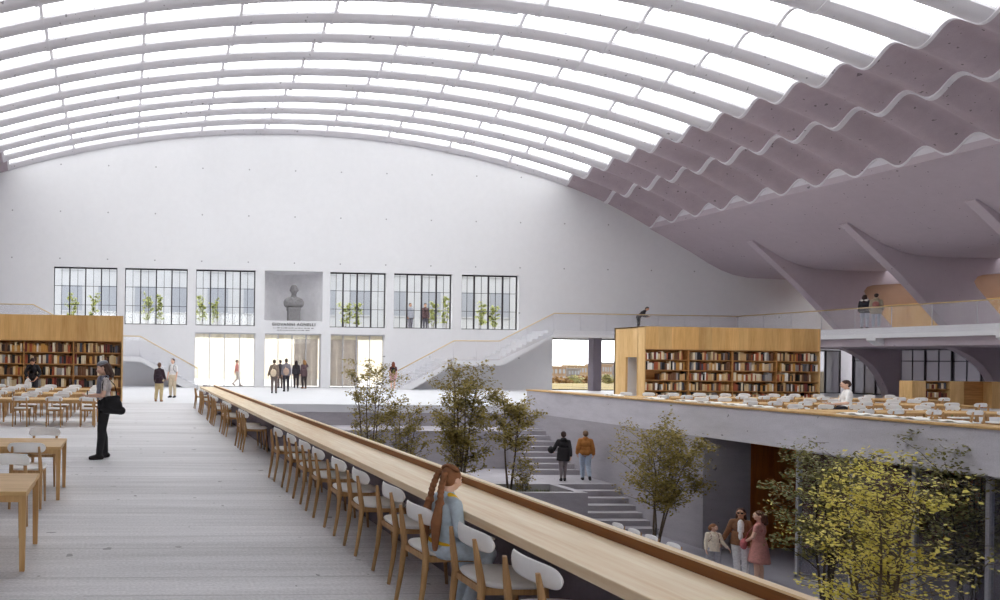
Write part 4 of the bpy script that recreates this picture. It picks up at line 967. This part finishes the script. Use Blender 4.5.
# seated girl at the counter
r, TU, TH, S3 = person('seated girl with two long brown braids at the counter', (2.15, 4.55, 0), 1.15, 82, 'fair',
    dict(pel=(0,-.02,.72), KR=((.20,.33,.69),(.26,.02,.11)), KL=((-.11,.36,.70),(-.10,.22,.09)), R=((.25,.0,1.13),(.15,.24,1.02)), L=((-.24,.02,1.13),(-.06,.25,1.02)), head=(14,-16), lean=4),
    dict(c=(184,198,208), t=.022, sleeve=.92, name='shirt'), dict(c=(200,214,226), t=.018), (222,204,190), dict(kind='short', c=(140,92,60)), .008)
hm = fab((140,92,60))
for sx in (-1, 1):
    b = MB()
    for i in range(7):
        u = i/6; b.ell((sx*(.05+.035*u), -.085-.045*sin(u*1.8), 1.655-.26*u), (.034,.034,.03))
    b.ell((sx*.085,-.135,1.375), (.045,.045,.03)); b.cap((sx*.09,-.145,1.35), (sx*.095,-.165,1.18), .035, .052); b.cap((sx*.095,-.165,1.18), (sx*.085,-.15,.93), .052, .026)
    b.xf(TU); b.xf(S3); put(fuse(b, .007, 1), 'braid', hm, r)
b = MB()
for i in range(9):
    a = -1.2+2.4*i/8; b.ell((.078*sin(a), -.03-.02*cos(a), 1.665+.04*cos(a)), (.022,.03,.022))
b.xf(TH); b.xf(S3); put(fuse(b, .006, 1), 'plait', hm, r)
b = MB(); b.cap((-.07,-.01,1.445),(.07,-.01,1.445),.035,.035); b.cap((.06,.03,1.44),(.05,.10,1.38),.026,.022); b.cap((-.06,.03,1.44),(-.05,.10,1.38),.026,.022); b.xf(TU); b.xf(S3); put(fuse(b, .007, 2), 'collar', fab((232,190,40)), r)
b = MB(); b.ell((0,-.01,.985),(.182,.137,.04)); b.xf(TU); b.xf(S3); put(fuse(b, .008, 2), 'belt', fab((228,180,36)), r)
b = MB(); b.box(-.17,.20,.12,.40,.815,.832); b.box(-.16,.19,.13,.39,.832,.838)
worn(r, b, Matrix.Identity(4), S3, 'drawing_pad', 'pale drawing pad on the lap of the seated girl', 'pad', M['paper'], raw=True)

# ------------------------------------------------------------------ outside
f = MB(); f.box(-60, 25, YW+.3, 60, -.4, -.05); f.box(25, 33, YW+.3, 43.2, -.4, -.05); struct(f.build('pavement', M['farfloor']), 'pale pavement outside the entrances')
M['meadow'] = plain('brown green meadow', (128,112,66), .9, var=.45, scale=.6)
f = MB(); f.box(25, 140, 43.2, 60, -.5, -.12); struct(f.build('lawn', M['meadow']))
f = MB(); f.box(-400, 600, 60, 500, -3, -2.6); struct(f.build('ground_far', plain('dry grass ground', (122,106,66), .9, var=.4, scale=.3)))
f = MB(); f.box(-8, 25.5, YW+.4, 44.6, 3.3, 3.6); struct(f.build('terrace_outside', M['wall']))
SL = ['first','second','third','fifth','sixth']
GS = 'saplings outside the upper windows'
for i, (px, wl, w_) in enumerate(((72,'first upper window',.4),(94,'first upper window, by its edge',.28),(147,'second upper window',.42),(160,'second upper window, toward the niche',.28),(201,'third upper window',.42),(215,'third upper window, toward the niche',.3),(345,'fourth upper window',.42),(357,'fourth upper window, by its edge',.3),(433,'fifth upper window',.42),(446,'fifth upper window, by its edge',.3),(480,'last upper window',.42),(494,'last upper window, by its edge',.34))):
    q = onplane_y(px, 320, 44.0)
    tree('sapling', 'light green sapling beyond the %s' % wl, (q.x, 44.0, 3.6), 2.0+.5*random.random(), w_*1.15, .15, 'lime', 800, .13, 100+i, 2, group=GS)
fc = plain('pale facade', (150,152,156), .8, var=.05, scale=.5); fw = plain('facade window', (120,124,132), .4)
def building(label, x0, x1, y, z0, z1, m, nx, nz, d=8, cat='building'):
    r = thing('building', label, cat, ((x0+x1)/2, y, z0)); w = x1-x0; h = z1-z0
    b = MB(); b.box(-w/2, w/2, 0, d, 0, h); b.box(-w/2-.2, w/2+.2, -.2, d+.2, h, h+.35); b.build('wall', m, r)
    for j in range(nz):
        for i in range(nx):
            x = -w/2+w*(i+.5)/nx; z = h*(j+.5)/nz; a = w/nx*.28; c = h/nz*.3
            q = MB(); q.box(x-a, x+a, -.06, .02, z-c, z+c); o = q.build('window', fw, r); q = MB(); q.box(x-a-.1, x+a+.1, -.12, 0, z-c-.12, z-c); q.build('sill', m, o)
    return r
bd = building('pale long building facing the upper windows', -24, 38, 66, -2.6, 17, fc, 18, 5)
q = MB(); q.box(-31.1, 31.1, -.5, 0, 0, 7.4); q.build('added_bright_storey', plain('cream render', (226,220,204), .8, var=.04), bd)  # cream band added to brighten the view through the entrances
GB = 'buildings far beyond the garden opening'
bm = [plain('buff render', (128,106,86), .8), plain('grey render', (108,102,100), .8), plain('ochre render', (134,112,84), .8)]
for i, (pa, pb, py, nm) in enumerate(((550,566,368,'low buff'),(568,580,370,'low grey'),(578.5,590,367,'taller ochre'),(602,612,366,'wide buff'),(613,626,364,'taller grey'))):
    yy = 150+6*i; a = onplane_y(pa, py, yy); b_ = onplane_y(pb, py-4, yy)
    o = building('%s building far beyond the garden opening' % nm, a.x, b_.x, yy, -2.6, max(-.4, a.z+.1), bm[i % 3], 4, 2, 6); o['group'] = GB
for i, (px, nm) in enumerate(((560,'nearest the stair wall'),(574,'in the middle'),(584,'next to the column'),(607,'beyond the column'))):
    q = onplane_y(px, 380, 95+9*i); tree('garden_tree', 'russet garden bush far outside, %s' % nm, (q.x, 95+9*i, -2.6), 2.2, 1.9, .3, ('russet','olived')[i % 2], 500, .5, 300+i, 4, 'barkdark', group='bushes beyond the garden opening')
r = thing('garden_fence', 'pale timber garden fence outside the opening', 'fence', (38.5, 62, -2.6))
a = MB()
for i in range(12): q = MB(); q.box(-6+1.1*i, -5.9+1.1*i, -.05, .05, 0, 1.5); q.build('post', M['oak'], r)
a.box(-6.2, 6.4, -.08, -.05, .6, .72); a.box(-6.2, 6.4, -.08, -.05, 1.15, 1.27); a.build('rail', M['oak'], r)
f2 = plain('grey facade', (150,146,154), .8); 
building('dim grey building beside the window wall of the gallery side', 52, 60, 8, -2.6, 12, f2, 3, 4, 40)

# ------------------------------------------------------------------ light and view
w = D.worlds.new('overcast sky'); S.world = w; w.use_nodes = True
bg = w.node_tree.nodes['Background']; bg.inputs['Color'].default_value = (1.0,.995,.995,1); bg.inputs['Strength'].default_value = 4.05
S.view_settings.view_transform = 'Standard'; S.view_settings.look = 'None'; S.view_settings.gamma = 1; S.view_settings.exposure = 0; S.view_settings.use_curve_mapping = False
cy_ = S.cycles; cy_.use_denoising = True; cy_.max_bounces = 14; cy_.diffuse_bounces = 8; cy_.transparent_max_bounces = 24; cy_.glossy_bounces = 4
cy_.sample_clamp_indirect = 8; cy_.caustics_reflective = False; cy_.caustics_refractive = False
